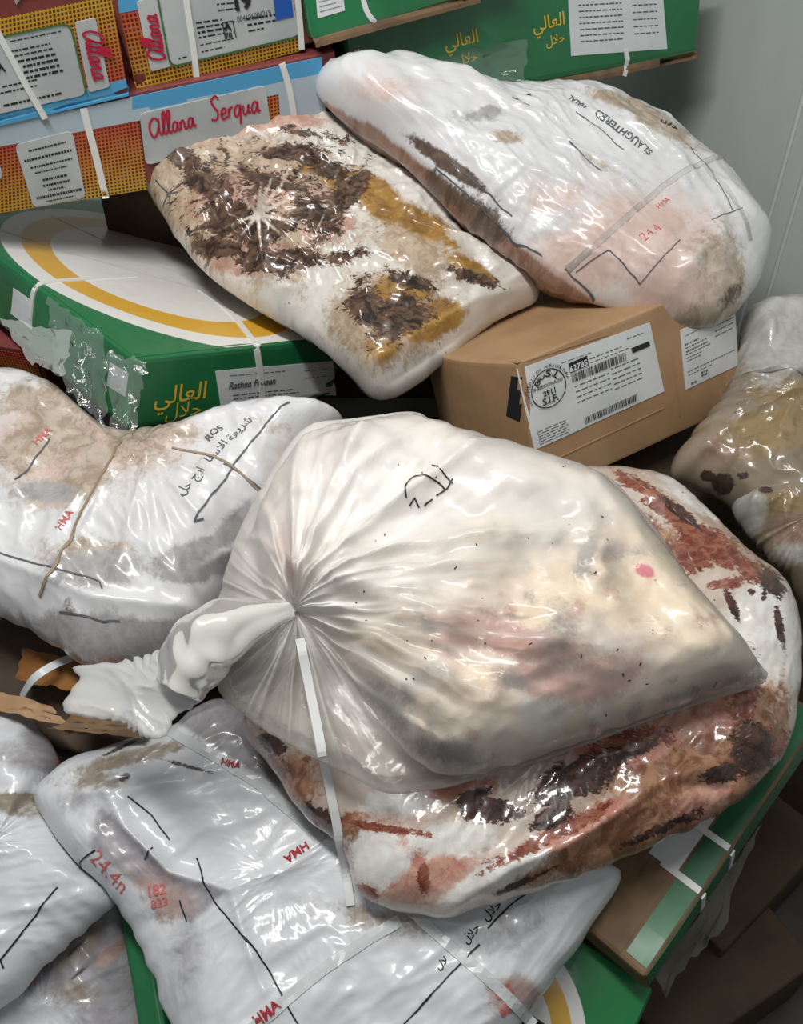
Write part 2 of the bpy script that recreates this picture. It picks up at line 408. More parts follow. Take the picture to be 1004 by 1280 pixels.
# ------------------------------------------------------------------ cartons
SURFS = {}
def box_grid(dims, n=(14, 14, 8), r=.006, bulge=.004, seed=0, foot=None):
    """rounded box, origin at a lower corner; returns local verts, quads"""
    D = np.array(dims); V = []; Fc = []
    def lin(k): return np.r_[0, .012, .03, np.linspace(.08, .92, k), .97, .988, 1]
    G = [lin(k) for k in n]
    for ax in range(3):
        a1, a2 = (ax+1) % 3, (ax+2) % 3
        for s in (0, 1):
            b = len(V); g1, g2 = G[a1], G[a2]
            for y in g2:
                for x in g1:
                    p = [0, 0, 0]; p[ax] = s; p[a1] = x; p[a2] = y; V.append(p)
            m = len(g1)
            for j in range(len(g2)-1):
                for i in range(m-1):
                    q = (b+j*m+i, b+j*m+i+1, b+(j+1)*m+i+1, b+(j+1)*m+i)
                    Fc.append(q if s else q[::-1])
    V = np.array(V)*D
    inner = np.clip(V, r, D-r); dv = V-inner; l = np.linalg.norm(dv, axis=1)[:, None]; V = inner+np.where(l > 1e-9, dv/np.maximum(l, 1e-9)*r, 0)
    c = V-D/2; e = np.abs(c)/(D/2); nn = np.where(e > .9, np.sign(c), 0); env = np.prod(1-np.clip(e, 0, 1)**6*.6, axis=1)
    q = V*9
    nz = perlin(q[:, 0]+q[:, 2]*.7, q[:, 1]-q[:, 2]*.9, seed)*.6+perlin(q[:, 0]*2.3+3, q[:, 1]*2.3+q[:, 2]*2, seed+5)*.3
    V = V+nn*((bulge*(.5+nz))*env)[:, None]
    # weld the seams
    key = {}; idx = []; out = []
    for v in np.round(V, 5):
        k = tuple(v)
        if k not in key: key[k] = len(out); out.append(v)
        idx.append(key[k])
    Fc = [tuple(idx[i] for i in f) for f in Fc]; Fc = [f for f in Fc if len(set(f)) > 2]
    return np.array(out), Fc
class Box:
    def __init__(s, name, label, O, R, dims, mat, cat='carton', group=None, r=.006, bulge=.004, seed=0, deform=None, away=1.0):
        O = CAM+(np.array(O)-CAM)*away; dims = tuple(np.array(dims)*away)
        V, Fc = box_grid(dims, r=r, bulge=bulge, seed=seed)
        if deform: V = deform(V)
        s.O, s.R, s.D = np.array(O), R, np.array(dims)
        s.V = s.O+V@R.T; s.F = Fc
        loc = s.O+R@(s.D*np.array([.5, .5, 0]))
        s.obj = mk(name, s.V, Fc, mat, loc=loc, smooth=False, luv=V[:, :2]); tag(s.obj, label, cat, group)
        s.bvh = bvh_of(s.V, Fc)
        X, Y, Z = R[:, 0], R[:, 1], R[:, 2]; D = s.D
        s.front = Surf(s.O, X, Z, -Y, s.bvh, s.obj)
        s.left = Surf(s.O+Y*D[1], -Y, Z, -X, s.bvh, s.obj)
        s.right = Surf(s.O+X*D[0], Y, Z, X, s.bvh, s.obj)
        s.top = Surf(s.O+Z*D[2], X, Y, Z, s.bvh, s.obj)
def fuv(D, a0, b0, a1, b1, w, h):
    return [(a0*w, b0*h), (a1*w, b0*h), (a1*w, b1*h), (a0*w, b1*h)]

# ------------------------------------------------------------------ bags
class Bag:
    def __init__(s, name, label, cat, outline, h=0.0, n=None, T=.08, Tb=.06, R=.12, centre=None, power=1.0, lump=.012, lump_s=7, fine=.0022, fine_s=24, crease=.004, crease_s=9,
                 crease_dir=0, crease_str=(1, 1), ridges=(), extra=None, masks=None, mat=None, press=(), parent=None, group=None, nt=260, ns=84,
                 seed=0, fit=6, edge_noise=.004, warp=None, attrs_fn=None, press_below=(), at_d=None, sharp=False):
        n = nrm(n) if n is not None else NH
        ol = np.array(outline, float); ol = ol if sharp else catmull(ol, 8)
        if sharp: ol = np.concatenate([np.linspace(ol[i], ol[(i+1) % len(ol)], 10, endpoint=False) for i in range(len(ol))])
        cpx = np.array(centre, float) if centre is not None else ol.mean(0)
        r0 = FW+(cpx[0]-CX)/F*RT-(cpx[1]-CY)/F*UP
        d = at_d if at_d else ((PH+NH*h-CAM)@NH)/(r0@NH)
        o = CAM+r0*d; U = nrm(RT-(RT@n)*n); V = np.cross(n, U)
        s.o, s.U, s.Vv, s.n = o, U, V, n
        def px2uv(P):
            D = FW+((P[:, 0]-CX)/F)[:, None]*RT-((P[:, 1]-CY)/F)[:, None]*UP
            t = ((o-CAM)@n)/(D@n); Q = CAM+D*t[:, None]-o; return np.c_[Q@U, Q@V]
        uv = px2uv(ol); th = np.arctan2(uv[:, 1], uv[:, 0]); rr = np.hypot(uv[:, 0], uv[:, 1])
        k = np.argsort(th); th, rr = th[k], rr[k]
        TH = np.linspace(-np.pi, np.pi, nt, endpoint=False)
        rad = np.interp(TH, np.r_[th-2*np.pi, th, th+2*np.pi], np.r_[rr, rr, rr])
        rad = rad+edge_noise*perlin(TH*9, TH*0+seed+.5, seed)
        # target outline radius in the picture, by direction
        pc = ol-cpx; pth = np.arctan2(pc[:, 1], pc[:, 0]); pr = np.hypot(pc[:, 0], pc[:, 1]); k = np.argsort(pth)
        pth, pr = pth[k], pr[k]; target = lambda a: np.interp(a, np.r_[pth-2*np.pi, pth, pth+2*np.pi], np.r_[pr, pr, pr])
        t = np.linspace(0, 1, ns); S = 1-(1-t)**1.7; S[0] = .003
        TT, SS = np.meshgrid(TH, S)                                  # (ns, nt)
        s.TH = TH
        def build(rad, full):
            RR = SS*rad[None, :]; u = RR*np.cos(TT); v = RR*np.sin(TT)
            x = np.clip((rad[None, :]-RR)/R, 0, 1); g = np.sqrt(np.clip(1-(1-x)**2, 0, 1))**power
            hgt = T*g+lump*g*fbm(u*lump_s, v*lump_s, seed, 3)
            if full or True:
                ca, sa = math.cos(math.radians(crease_dir)), math.sin(math.radians(crease_dir))
                a = (u*ca+v*sa)*crease_s*crease_str[0]; b = (-u*sa+v*ca)*crease_s*crease_str[1]
                w = .35*fbm(u*6, v*6, seed+40, 2)
                hgt = hgt+crease*(ridged(a+w, b+w, seed+9, 3)-.35)*(.25+.75*g)
                hgt = hgt+fine*(ridged(a/crease_s*fine_s+2.5*w, b/crease_s*fine_s-2.5*w, seed+29, 3, 1.4)-.4)*(.4+.6*g)
            if warp: hgt = hgt+warp(u, v)
            P = o+u[..., None]*U+v[..., None]*V+hgt[..., None]*n
            if ridges or extra:
                q = proj(P); dh = 0
                for (pl, wd, am) in ridges:
                    dd, fr = seg_dist(q[..., 0], q[..., 1], pl); dh = dh+am*np.exp(-np.abs(dd/wd)**1.4)*np.sin(np.pi*np.clip(fr*.86+.07, 0, 1))**.6*np.clip(g*1.5, 0, 1)
                if extra: dh = dh+extra(u, v, g, q[..., 0], q[..., 1], TT, RR)
                P = P+np.asarray(dh)[..., None]*n
            return P, u, v, g
        rad0 = rad.copy()
        for it in range(fit):
            P, u, v, g = build(rad, False); q = proj(P)-cpx
            a = np.arctan2(q[..., 1], q[..., 0]).ravel(); rq = np.hypot(q[..., 0], q[..., 1]).ravel()
            nb = 220; bi = ((a+np.pi)/(2*np.pi)*nb).astype(int) % nb; sil = np.zeros(nb); np.maximum.at(sil, bi, rq)
            sil = np.where(sil > 0, sil, np.maximum(np.roll(sil, 1), np.roll(sil, -1))); sil = np.convolve(np.r_[sil[-1], sil, sil[0]], [.15, .7, .15], 'valid')
            bc = (np.arange(nb)+.5)/nb*2*np.pi-np.pi; ratio = target(bc)/np.maximum(sil, 1)
            ea = np.arctan2(q[-1, :, 1], q[-1, :, 0]); f = np.interp(ea, np.r_[bc-2*np.pi, bc, bc+2*np.pi], np.r_[ratio]*1 if False else np.r_[ratio, ratio, ratio])
            f = np.convolve(np.r_[f[-12:], f, f[:12]], np.hanning(27)[1:-1]/np.hanning(27).sum(), 'valid')
            rad = np.clip(rad*np.clip(f, .85, 1.2)**.7, rad0*.84, rad0*1.25)
        P, u, v, g = build(rad, True)
        s.rad = rad
        # pressed in by what lies on it
        vec = Vector(n)
        for bv in press:
            flat = P.reshape(-1, 3)
            for i in range(len(flat)):
                q0 = Vector(flat[i]-n*.25); hit = bv.ray_cast(q0, vec, .25+.0)
                if hit[0] is not None: flat[i] = np.array(hit[0])-n*.003
            P = flat.reshape(P.shape)
        # underside
        nsb = 14; Sb = np.linspace(1, 0.02, nsb)[1:]; TB, SB = np.meshgrid(TH, Sb); RB = SB*rad[None, :]
        ub, vb = RB*np.cos(TB), RB*np.sin(TB); xb = np.clip((rad[None, :]-RB)/R, 0, 1); gb = np.sqrt(1-(1-xb)**2)
        wv = warp(ub, vb) if warp else 0
        PB = o+ub[..., None]*U+vb[..., None]*V+(-Tb*gb+.4*lump*gb*fbm(ub*7, vb*7, seed+77, 2)+wv)[..., None]*n
        if extra is not None and T < .03: PB = PB
        for bv in press_below:
            for i, j in np.ndindex(PB.shape[:2]):
                hit = bv.ray_cast(Vector(PB[i, j]+n*.3), -vec, .3)
                if hit[0] is not None:
                    e = 1-(1-Sb[i]) if False else 1; PB[i, j] = np.array(hit[0])+n*.003
        allP = np.r_[P.reshape(-1, 3), PB.reshape(-1, 3)]; rows = ns+nsb-1
        idx = np.arange(rows*nt).reshape(rows, nt); nx = np.roll(idx, -1, axis=1)
        quads = np.stack([idx[:-1], idx[1:], nx[1:], nx[:-1]], -1).reshape(-1, 4).tolist()
        c0 = len(allP); allP = np.r_[allP, [P[0].mean(0)], [PB[-1].mean(0)]]
        quads += [(c0, int(idx[0, i]), int(nx[0, i])) for i in range(nt)]+[(c0+1, int(nx[-1, i]), int(idx[-1, i])) for i in range(nt)]
        luv = np.c_[np.r_[u.ravel(), ub.ravel(), 0, 0], np.r_[v.ravel(), vb.ravel(), 0, 0]]
        q = proj(allP); at = {}
        for kname, fn in (masks or {}).items():
            at[kname] = fn(q[:, 0], q[:, 1]) if callable(fn) else blobs(q[:, 0], q[:, 1], fn)
        if attrs_fn:
            ga = np.r_[g.ravel(), gb.ravel(), 1, 1]; at.update(attrs_fn(luv[:, 0], luv[:, 1], ga, q[:, 0], q[:, 1]))
        s.V, s.F = allP, quads
        loc = o-n*Tb
        s.obj = mk(name, allP, quads, mat, parent, loc=None if parent is not None else loc, attrs=at, luv=luv)
        if parent is None: tag(s.obj, label, cat, group)
        elif label: tag(s.obj, label)
        s.bvh = bvh_of(allP, quads)
        s.surf = Surf(o, U, V, n, s.bvh, s.obj)
def sheet(name, pts_d, mat, parent=None, nx=20, ny=14, amp=.004, fs=18, seed=0, loc=None, rag=.012):
    """a loose flap of film: four corners as (x, y, distance), bilinear, rippled, with a real thickness"""
    q = [pt(*p) for p in pts_d]; a, b = np.meshgrid(np.linspace(0, 1, nx+1), np.linspace(0, 1, ny+1)); a = a[..., None]; b = b[..., None]
    P = (q[0]*(1-a)+q[1]*a)*(1-b)+(q[3]*(1-a)+q[2]*a)*b; n = nrm(np.cross(q[1]-q[0], q[3]-q[0])); n = n if n@FW < 0 else -n
    U = nrm(q[1]-q[0]); L = np.stack([(P-q[0])@U, (P-q[0])@np.cross(n, U)], -1)
    P = P+(amp*(ridged(L[..., 0]*fs, L[..., 1]*fs, seed)-.3)+amp*1.5*fbm(L[..., 0]*fs*.5, L[..., 1]*fs*.5, seed+3, 2))[..., None]*n
    ea = np.stack([fbm(a[..., 0]*5, b[..., 0]*5, seed+11, 2), fbm(a[..., 0]*5, b[..., 0]*5, seed+13, 2)], -1)*rag
    P = P+ea[..., :1]*U+ea[..., 1:]*np.cross(n, U)
    P = P.reshape(-1, 3)
    return mk(name, P, grid_faces(nx, ny), mat, parent, loc=loc, luv=L.reshape(-1, 2)), P

#@@BODY
# ------------------------------------------------------------------ the room
def ph(x, y, h):
    r = ray(x, y); return CAM+r*(((PH+NH*h-CAM)@NH)/(r@NH))
def poly_mask(px, py, pts, soft=14):
    P = np.asarray(pts, float); ins = np.zeros(px.shape, bool); j = len(P)-1
    for i in range(len(P)):
        c = ((P[i, 1] > py) != (P[j, 1] > py)) & (px < (P[j, 0]-P[i, 0])*(py-P[i, 1])/(P[j, 1]-P[i, 1]+1e-9)+P[i, 0]); ins ^= c; j = i
    d, _ = seg_dist(px, py, np.r_[P, P[:1]]); sd = np.where(ins, d, -d); return sst(-soft, soft, sd)
def slab(name, quad, n, t, mat, nx=2, ny=2):
    q = [np.array(p, float) for p in quad]; n = nrm(n); V = q+[p-n*t for p in q]
    Fc = [(0, 1, 2, 3), (7, 6, 5, 4), (0, 4, 5, 1), (1, 5, 6, 2), (2, 6, 7, 3), (3, 7, 4, 0)]
    return tag(mk(name, V, Fc, mat, loc=np.mean(V, axis=0), smooth=False), kind='structure')
wallmat = grained('cold_room_wall_panel', '#c6ccc7', '#bcc3be', 3, .42, (1, 1, .35), bump=.05)
floormat = grained('wet_concrete', '#4a4642', '#38342f', 5, .5, bump=.3)
slab('floor', [(-2.5, -1, 0), (2.5, -1, 0), (2.5, 3, 0), (-2.5, 3, 0)], (0, 0, 1), .1, floormat)
wd = nrm((.127, -.391, 0)); wn = np.array((-.951, -.309, 0)); wp = np.array((.70, 1.90, 0))
wl = wp-wd*.95; wr = wp+wd*3
wall = slab('wall_right', [(wl[0], wl[1], 0), (wr[0], wr[1], 0), (wr[0], wr[1], 3), (wl[0], wl[1], 3)], wn, .08, wallmat)
slab('wall_back', [(-2.5, wl[1], 0), (wl[0]+.1, wl[1], 0), (wl[0]+.1, wl[1], 3), (-2.5, wl[1], 3)], (0, -1, 0), .08, wallmat)
for k, s in enumerate((.18, .24)):                       # the panel joint, a shallow double bead
    a = wp+wd*s+wn*.001
    V = [a+wd*t+np.array((0, 0, z))+wn*o for z in (0, 3) for (t, o) in ((-.006, 0), (-.003, .003), (.003, .003), (.006, 0))]
    tag(mk('trim_%d' % (k+1), V, [(0, 1, 5, 4), (1, 2, 6, 5), (2, 3, 7, 6)], wallmat, loc=a, smooth=True), kind='structure')

def box3(name, label, P0, P1, width, height, n, mat, **k):
    X = nrm(P1-P0); Z = nrm(n-(n@X)*X); Y = np.cross(Z, X); R = np.stack([X, Y, Z], -1)
    return Box(name, label, P0-Z*height, R, (np.linalg.norm(P1-P0), width, height), mat, **k)
# ------------------------------------------------------------------ printed cartons, upper left
RC = rot(.3274, .1993, -.1199)
OC = np.array((-.696, 1.419, 1.156)); DC = (.626, .36, .153)
cC = Box('printed_carton', 'long sky blue, orange and yellow dotted carton lying under the two dotted cartons', OC, RC, DC, M['carton_red'], group='dotted cartons', r=.004, bulge=.002, seed=1)
def on_c_edge(x, back=0.0):
    best = None
    for t in np.linspace(0, DC[0]*1.1, 600):
        p = OC+RC@np.array((t, back, DC[2]+.003)); e = abs(proj(p)[0]-x)
        if best is None or e < best[0]: best = (e, p)
    return best[1]
Da = (.36, .34, .17)
cA = Box('printed_carton', 'dotted carton at the top left corner with a large white panel and blue lower band', on_c_edge(161, -.004)-RC[:, 0]*Da[0], RC, Da, M['carton_red'], group='dotted cartons', r=.004, bulge=.002, seed=2)
cB = Box('printed_carton', 'dotted carton with a deep blue square on its label, beside the green cartons', on_c_edge(171, .012), rot(.345, .185, -.15), (.34, .34, .17), M['carton_red'], group='dotted cartons', r=.004, bulge=.002, seed=3)
f = cC.front
panel(f, [(165, 141), (402, 91), (402, 71), (165, 121)], M['blue'], 'blue_band', off=.0022)
panel(f, [(-40, 184), (165, 141), (165, 121), (-40, 164)], M['pale_blue'], 'pale_band', off=.0022)
panel(f, [(-40, 190), (402, 107), (402, 92), (-40, 175)], M['pale_blue'], 'pale_band', off=.0022)
panel(f, [(-40, 272), (184, 236), (173, 150), (-40, 191)], M['dots'], 'dotted_print', off=.0018)
panel(f, [(336, 190), (352, 186), (347, 102), (331, 106)], M['dots'], 'dotted_print', off=.0018)
panel(f, [(352, 186), (410, 170), (402, 91), (347, 102)], M['pale_blue'], 'pale_band', off=.0022)
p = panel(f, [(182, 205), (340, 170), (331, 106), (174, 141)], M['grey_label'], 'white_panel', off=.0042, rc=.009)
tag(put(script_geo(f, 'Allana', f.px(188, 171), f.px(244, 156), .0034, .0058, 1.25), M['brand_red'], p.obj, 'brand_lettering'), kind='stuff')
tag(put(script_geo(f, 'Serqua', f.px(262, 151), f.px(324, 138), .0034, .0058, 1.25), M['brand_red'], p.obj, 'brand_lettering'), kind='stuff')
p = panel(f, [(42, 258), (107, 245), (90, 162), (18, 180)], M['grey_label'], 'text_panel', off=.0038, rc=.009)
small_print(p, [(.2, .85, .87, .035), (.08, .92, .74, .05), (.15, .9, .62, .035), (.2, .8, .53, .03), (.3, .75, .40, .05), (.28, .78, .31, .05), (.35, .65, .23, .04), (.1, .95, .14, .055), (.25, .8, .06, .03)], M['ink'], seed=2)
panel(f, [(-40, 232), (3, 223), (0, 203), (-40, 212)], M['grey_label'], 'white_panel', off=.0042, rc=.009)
strap(f, [(104, 134), (108, 150), (120, 196), (132, 246)], .012, thick=.004); strap(f, [(352, 79), (361, 110), (368, 150)], .011, thick=.004)

f = cA.front
panel(f, [(-40, 166), (161, 119), (157, 98), (-40, 145)], M['blue'], 'blue_band', off=.0022)
panel(f, [(-40, 145), (157, 98), (139, -6), (-40, 32)], M['dots'], 'dotted_print', off=.0018, flip=True)
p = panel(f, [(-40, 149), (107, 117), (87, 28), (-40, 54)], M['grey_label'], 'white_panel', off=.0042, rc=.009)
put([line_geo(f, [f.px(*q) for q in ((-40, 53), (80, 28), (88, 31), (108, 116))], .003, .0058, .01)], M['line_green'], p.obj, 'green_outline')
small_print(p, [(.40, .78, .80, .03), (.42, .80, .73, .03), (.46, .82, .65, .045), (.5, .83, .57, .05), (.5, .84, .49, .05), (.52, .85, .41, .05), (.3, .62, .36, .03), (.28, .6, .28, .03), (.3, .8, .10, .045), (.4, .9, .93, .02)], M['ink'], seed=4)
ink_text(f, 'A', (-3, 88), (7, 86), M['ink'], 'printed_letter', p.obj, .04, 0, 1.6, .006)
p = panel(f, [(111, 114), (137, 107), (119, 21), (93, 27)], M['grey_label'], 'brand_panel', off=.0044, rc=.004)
tag(put(script_geo(f, 'Allana', f.px(102, 36), f.px(116, 98), .0034, .0066, 1.25), M['brand_red'], p.obj, 'brand_lettering'), kind='stuff')
strap(f, [(-8, 30), (14, 70), (32, 104), (56, 146)], .010, thick=.006)
V, fc_ = line_geo(cA.top, [cA.top.px(20, 4), cA.top.px(90, -10)], .02, .002, .01, .004)
mk('wrapper_scrap', V, fc_, M['film_milky'], cA.obj)

f = cB.front
panel(f, [(172, 115), (376, 63), (372, -20), (149, 14)], M['dots'], 'dotted_print', off=.0018)
panel(f, [(149, 16), (176, 11), (172, -14), (146, -10)], M['blue'], 'blue_band', off=.0022)
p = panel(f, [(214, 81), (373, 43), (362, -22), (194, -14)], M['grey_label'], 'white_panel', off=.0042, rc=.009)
put([line_geo(f, [f.px(*q) for q in ((195, -12), (211, 76), (216, 81), (373, 44))], .003, .0058, .01)], M['line_green'], p.obj, 'green_outline')
small_print(p, [(.24, .44, .52, .035), (.24, .44, .45, .035), (.24, .46, .38, .045), (.24, .44, .31, .03), (.24, .5, .20, .02), (.42, .6, .75, .03), (.42, .58, .66, .03), (.06, .14, .08, .03), (.24, .42, .10, .025)], M['ink'], seed=5)
put([line_geo(f, [f.px(*q) for q in l], .0016, .006, .02) for l in (((277, 27), (290, 24)), ((290, 24), (294, 45)), ((277, 27), (281, 48)))], M['ink'], p.obj, 'printed_box')
ink_text(f, 'A', (280, 37), (289, 35), M['ink'], 'printed_letter', p.obj, .04, 0, 1.2, .006)
ink_text(f, '78', (281, 47), (290, 45), M['ink'], 'printed_number', p.obj, .03, 0, 1, .006)
ink_text(f, '19', (294, 11), (315, 6), M['ink'], 'printed_number', p.obj, .05, 0, 1, .006)
ink_text(f, '004106004219', (296, 26), (338, 17), M['ink'], 'printed_number', p.obj, .0, 0, 1.3, .006)
small_print(p, [(.62, .86, .47, .055), (.62, .84, .37, .05), (.62, .74, .27, .04)], M['ink'], seed=7)
panel(f, [(344, 24), (366, 19), (362, -12), (340, -8)], M['deep_blue'], 'blue_square', p.obj, .0056)
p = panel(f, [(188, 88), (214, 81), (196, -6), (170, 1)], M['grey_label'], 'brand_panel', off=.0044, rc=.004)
tag(put(script_geo(f, 'Allana', f.px(207, 73), f.px(195, 16), .0034, .0066, 1.25), M['brand_red'], p.obj, 'brand_lettering'), kind='stuff')
strap(f, [(231, -8), (235, 20), (241, 60), (245, 94)], .010, thick=.006); strap(f, [(370, -10), (374, 30), (376, 60)], .010, thick=.006)

# ------------------------------------------------------------------ green cartons along the top
RE = rot(.3803, -.1824, -.0583); DE = (.70, .40, .15)
OE = np.array((.565, 1.800, 1.325))-RE[:, 0]*DE[0]
cE = Box('green_carton', 'green carton with gold lettering and a big white paper, touching the white wall', OE, RE, DE, M['green'], group='green cartons', r=.012, bulge=.006, seed=11, away=1.06)
f = cE.front
p = panel(f, [(714, 70), (834, 61), (828, -12), (710, -6)], M['white_label'], 'paper_label', off=.001)
small_print(p, [(.1, .55, .93-.1*k, .03) for k in range(8)]+[(.66, .92, .9-.12*k, .025) for k in range(6)], M['ink_grey'], seed=8)
for a, b in (((557, 62), (598, 52)), ((667, 40), (706, 30))): ink_text(f, AR_AALI, a, b, M['gold'], 'gold_lettering', None, .01)
for a, b in (((572, 82), (597, 75)), ((683, 58), (706, 51))): ink_text(f, AR_HALAL, a, b, M['gold'], 'gold_lettering', None, .005)
put([line_geo(f, [f.uv if False else f.px(400, 110), f.px(600, 122), f.px(760, 92), f.px(872, 68)], .016, .001, .01, .001)], M['tan_edge'], cE.obj, 'bottom_edge')
strap(f, [(782, 62), (784, 78), (780, 95)], .010); strap(f, [(445, 62), (448, 80)], .010)
for k, q in enumerate(([(470, 106, 1.50), (655, 112, 1.52), (660, 46, 1.56), (505, 66, 1.54)], [(405, 96, 1.46), (480, 106, 1.48), (500, 62, 1.52), (405, 60, 1.50)])):
    tag(sheet('plastic_wrap', q, M['film'], cE.obj, 24, 14, .010, 22, 60+k)[0], 'bunched clear wrap')
RD = rot(.4444, -.0038, -.1557)
cD = Box('green_carton', 'green carton at the top edge, stacked over the dotted cartons', (-.150, 1.640, 1.378), RD, (.40, .40, .14), M['green'], group='green cartons', r=.008, bulge=.004, seed=12, away=.94)
f = cD.front
p = panel(f, [(397, 23), (431, 13), (428, -10), (395, -2)], M['white_label'], 'paper_label', off=.001)
small_print(p, [(.1, .8, .8, .06), (.1, .7, .55, .06), (.1, .9, .3, .06)], M['ink_grey'], seed=9)
put([line_geo(f, [f.px(394, 54), f.px(480, 30), f.px(600, -2)], .014, .001, .01, .001)], M['tan_edge'], cD.obj, 'bottom_edge')
strap(f, [(452, -10), (458, 14), (468, 28)], .009)

# ------------------------------------------------------------------ the brown carton with export labels
RF = rot(.436, -.2602, -.1391); DF = (.392, .33, .221)
def dentF(V):
    V = V.copy(); DF = (.4116, .3465, .232); x, y, z = V.T
    k = np.clip(1-x/.1, 0, 1); V[:, 0] = x-k*.045*np.sin(np.pi*np.clip(y/DF[1], 0, 1))
    xc = DF[0]-.075; cut = np.clip(V[:, 0]-xc, 0, 1)*1.0; V[:, 2] = np.maximum(V[:, 2], cut)
    V[:, 2] -= .022*np.clip(V[:, 1]/DF[1], 0, 1)*(V[:, 2] > .15)*np.clip(1-V[:, 0]/.2, 0, 1)
    return V
cF = Box('brown_carton', 'plain brown carton with two white export labels, wedged under the two upper bags', (.215, 1.016, .878), RF, DF, M['brown'], r=.005, bulge=.006, seed=21, deform=dentF, away=1.05)
f = cF.front
p = panel(f, [(668, 562), (830, 489), (812, 403), (646, 461)], M['white_label'], 'export_label', off=.0012, nx=14)
L1 = p
c0 = f.px(685, 485)
def ring(c, r, w, off, a0=0, a1=360):
    t = np.radians(np.linspace(a0, a1, 48)); return line_geo(f, np.c_[c[0]+r*np.cos(t), c[1]+r*np.sin(t)], w, off, .003)
rr_ = np.linalg.norm(f.px(706, 476)-c0)
put([ring(c0, rr_, .0016, .0028)], M['ink'], p.obj, 'round_stamp')
bd = nrm(f.px(706, 476)-f.px(664, 494)); bn = np.array([-bd[1], bd[0]])
def stamp(s, y, w, bold=.02, ys=1.0): return text_geo(f, s, c0+bn*y*rr_-bd*w*rr_, c0+bn*y*rr_+bd*w*rr_, .0028, bold, 0, ys)
put([stamp('INSPECIONADO', .12, .86, .01, 1.1), stamp('2911', -.33, .36, .03), stamp('S.I.F.', -.78, .46, .02)], M['ink'], p.obj, 'stamp_text')
def arc_text(s, c, r, a0, a1, size, bold):
    g = []
    for i, ch in enumerate(s):
        if ch == ' ': continue
        a = math.radians(a0+(a1-a0)*(i+.5)/len(s)); d = math.cos(a)*bd+math.sin(a)*bn; t = math.sin(a)*bd-math.cos(a)*bn
        m = c+d*r; g.append(text_geo(f, ch, m-t*size*.42*(.16 if ch == 'I' else 1), m+t*size*.42*(.16 if ch == 'I' else 1), .0028, bold, 0, .72 if ch != 'I' else .72))
    return g
put(arc_text('BRASIL', c0, rr_*.62, 148, 32, rr_*.34, .02)+arc_text('MINISTERIO DA AGRICULTURA', c0, rr_*1.1, 205, 5, rr_*.2, .0), M['ink'], p.obj, 'stamp_text')
pp = panel(f, [(712, 466), (735, 456), (733, 444), (710, 454)], M['ink'], 'black_box', p.obj, .0024, 4, 3, thick=False)
put([text_geo(f, '62785', f.px(711.5, 465), f.px(733.5, 455.5), .0032, .03)], M['white_label'], p.obj, 'number_text')
panel(f, [(790, 441), (812, 432), (810, 426), (788, 435)], M['ink'], 'black_box', p.obj, .0024, 4, 3, thick=False)
def bars(a, b, hgt, seed):
    rs = random.Random(seed); A, B = f.px(*a), f.px(*b); d = nrm(B-A); e = np.array([-d[1], d[0]]); L = np.linalg.norm(B-A); x = 0; g = []
    while x < L:
        w = rs.choice((.0008, .0012, .0018)); g.append(line_geo(f, [A+d*x, A+d*x+e*hgt], w, .0026, .05)); x += w+rs.choice((.0009, .0012, .0018))
    put(g, M['ink'], L1.obj, 'barcode')
bars((715, 478), (782, 450), .014, 1); bars((731, 530), (796, 500), .012, 2)
small_print(p, [(.30, .52, .90, .012), (.5, .75, .83, .018), (.50, .8, .78, .012)]+[(.36, .62, .56-.07*k, .02) for k in range(4)]+[(.64, .86, .60-.07*k, .02) for k in range(5)]+[(.04, .26, .20-.032*k, .014) for k in range(6)]+[(.8, .93, .90, .015)], M['ink_grey'], seed=12)
p = panel(f, [(857, 487), (923, 456), (918, 379), (850, 413)], M['white_label'], 'export_label', off=.0012)
small_print(p, [(.06, .5, .88, .015), (.06, .3, .74, .03), (.06, .45, .68, .02), (.06, .45, .62, .03), (.06, .5, .57, .02), (.06, .35, .51, .02), (.06, .32, .46, .02), (.06, .95, .28, .02), (.06, .5, .22, .015), (.65, .95, .80, .02), (.6, .95, .72, .02), (.6, .92, .64, .02), (.1, .2, .06, .05), (.3, .42, .16, .05), (.3, .42, .11, .05)], M['ink_grey'], seed=14)
panel(f, [(633, 520), (650, 528), (648, 450), (636, 452)], M['ink'], 'dark_slot', off=.0003, nx=4, ny=4, thick=False)
for l in (((640, 452), (760, 418)), ((690, 576), (830, 510)), ((840, 440), (850, 520))): put([line_geo(f, [f.px(*l[0]), f.px(*l[1])], .0022, .0006, .01, .0005)], M['brown'], cF.obj, 'board_crease')

Box('brown_carton', 'added dark brown carton darkening the gap behind the ringed green carton, below the blue banded carton', (-.60, 1.70, .62), np.eye(3), (.80, .30, .53), M['dark_brown'], seed=97)  # carton added to darken the gap; also props the stack
# ------------------------------------------------------------------ green carton with the yellow and white ring
RG = rot(.7874, .0695, .2963); DG = (.44, .77, .12)
cG = Box('green_carton', 'green carton with yellow and white rings on its lid, wrapped in clear plastic', (-.424, 1.083, .954), RG, DG, M['green'], group='green cartons', r=.008, bulge=.005, seed=31)
t_ = cG.top
_pts = np.array([t_.px(*q) for q in ((0, 305), (40, 341), (100, 379), (170, 409), (230, 428), (300, 438), (360, 430), (395, 418))])
_A = np.c_[_pts[:, 0]**2, _pts[:, 1]**2, _pts[:, 0], _pts[:, 1]]; _s = np.linalg.lstsq(_A, np.ones(len(_pts)), rcond=None)[0]
ecx, ecy = -_s[2]/(2*_s[0]), -_s[3]/(2*_s[1]); _k = 1+_s[0]*ecx**2+_s[1]*ecy**2
erx, ery = math.sqrt(abs(_k/_s[0])), math.sqrt(abs(_k/_s[1])); print('ring', ecx, ecy, erx, ery, _s)
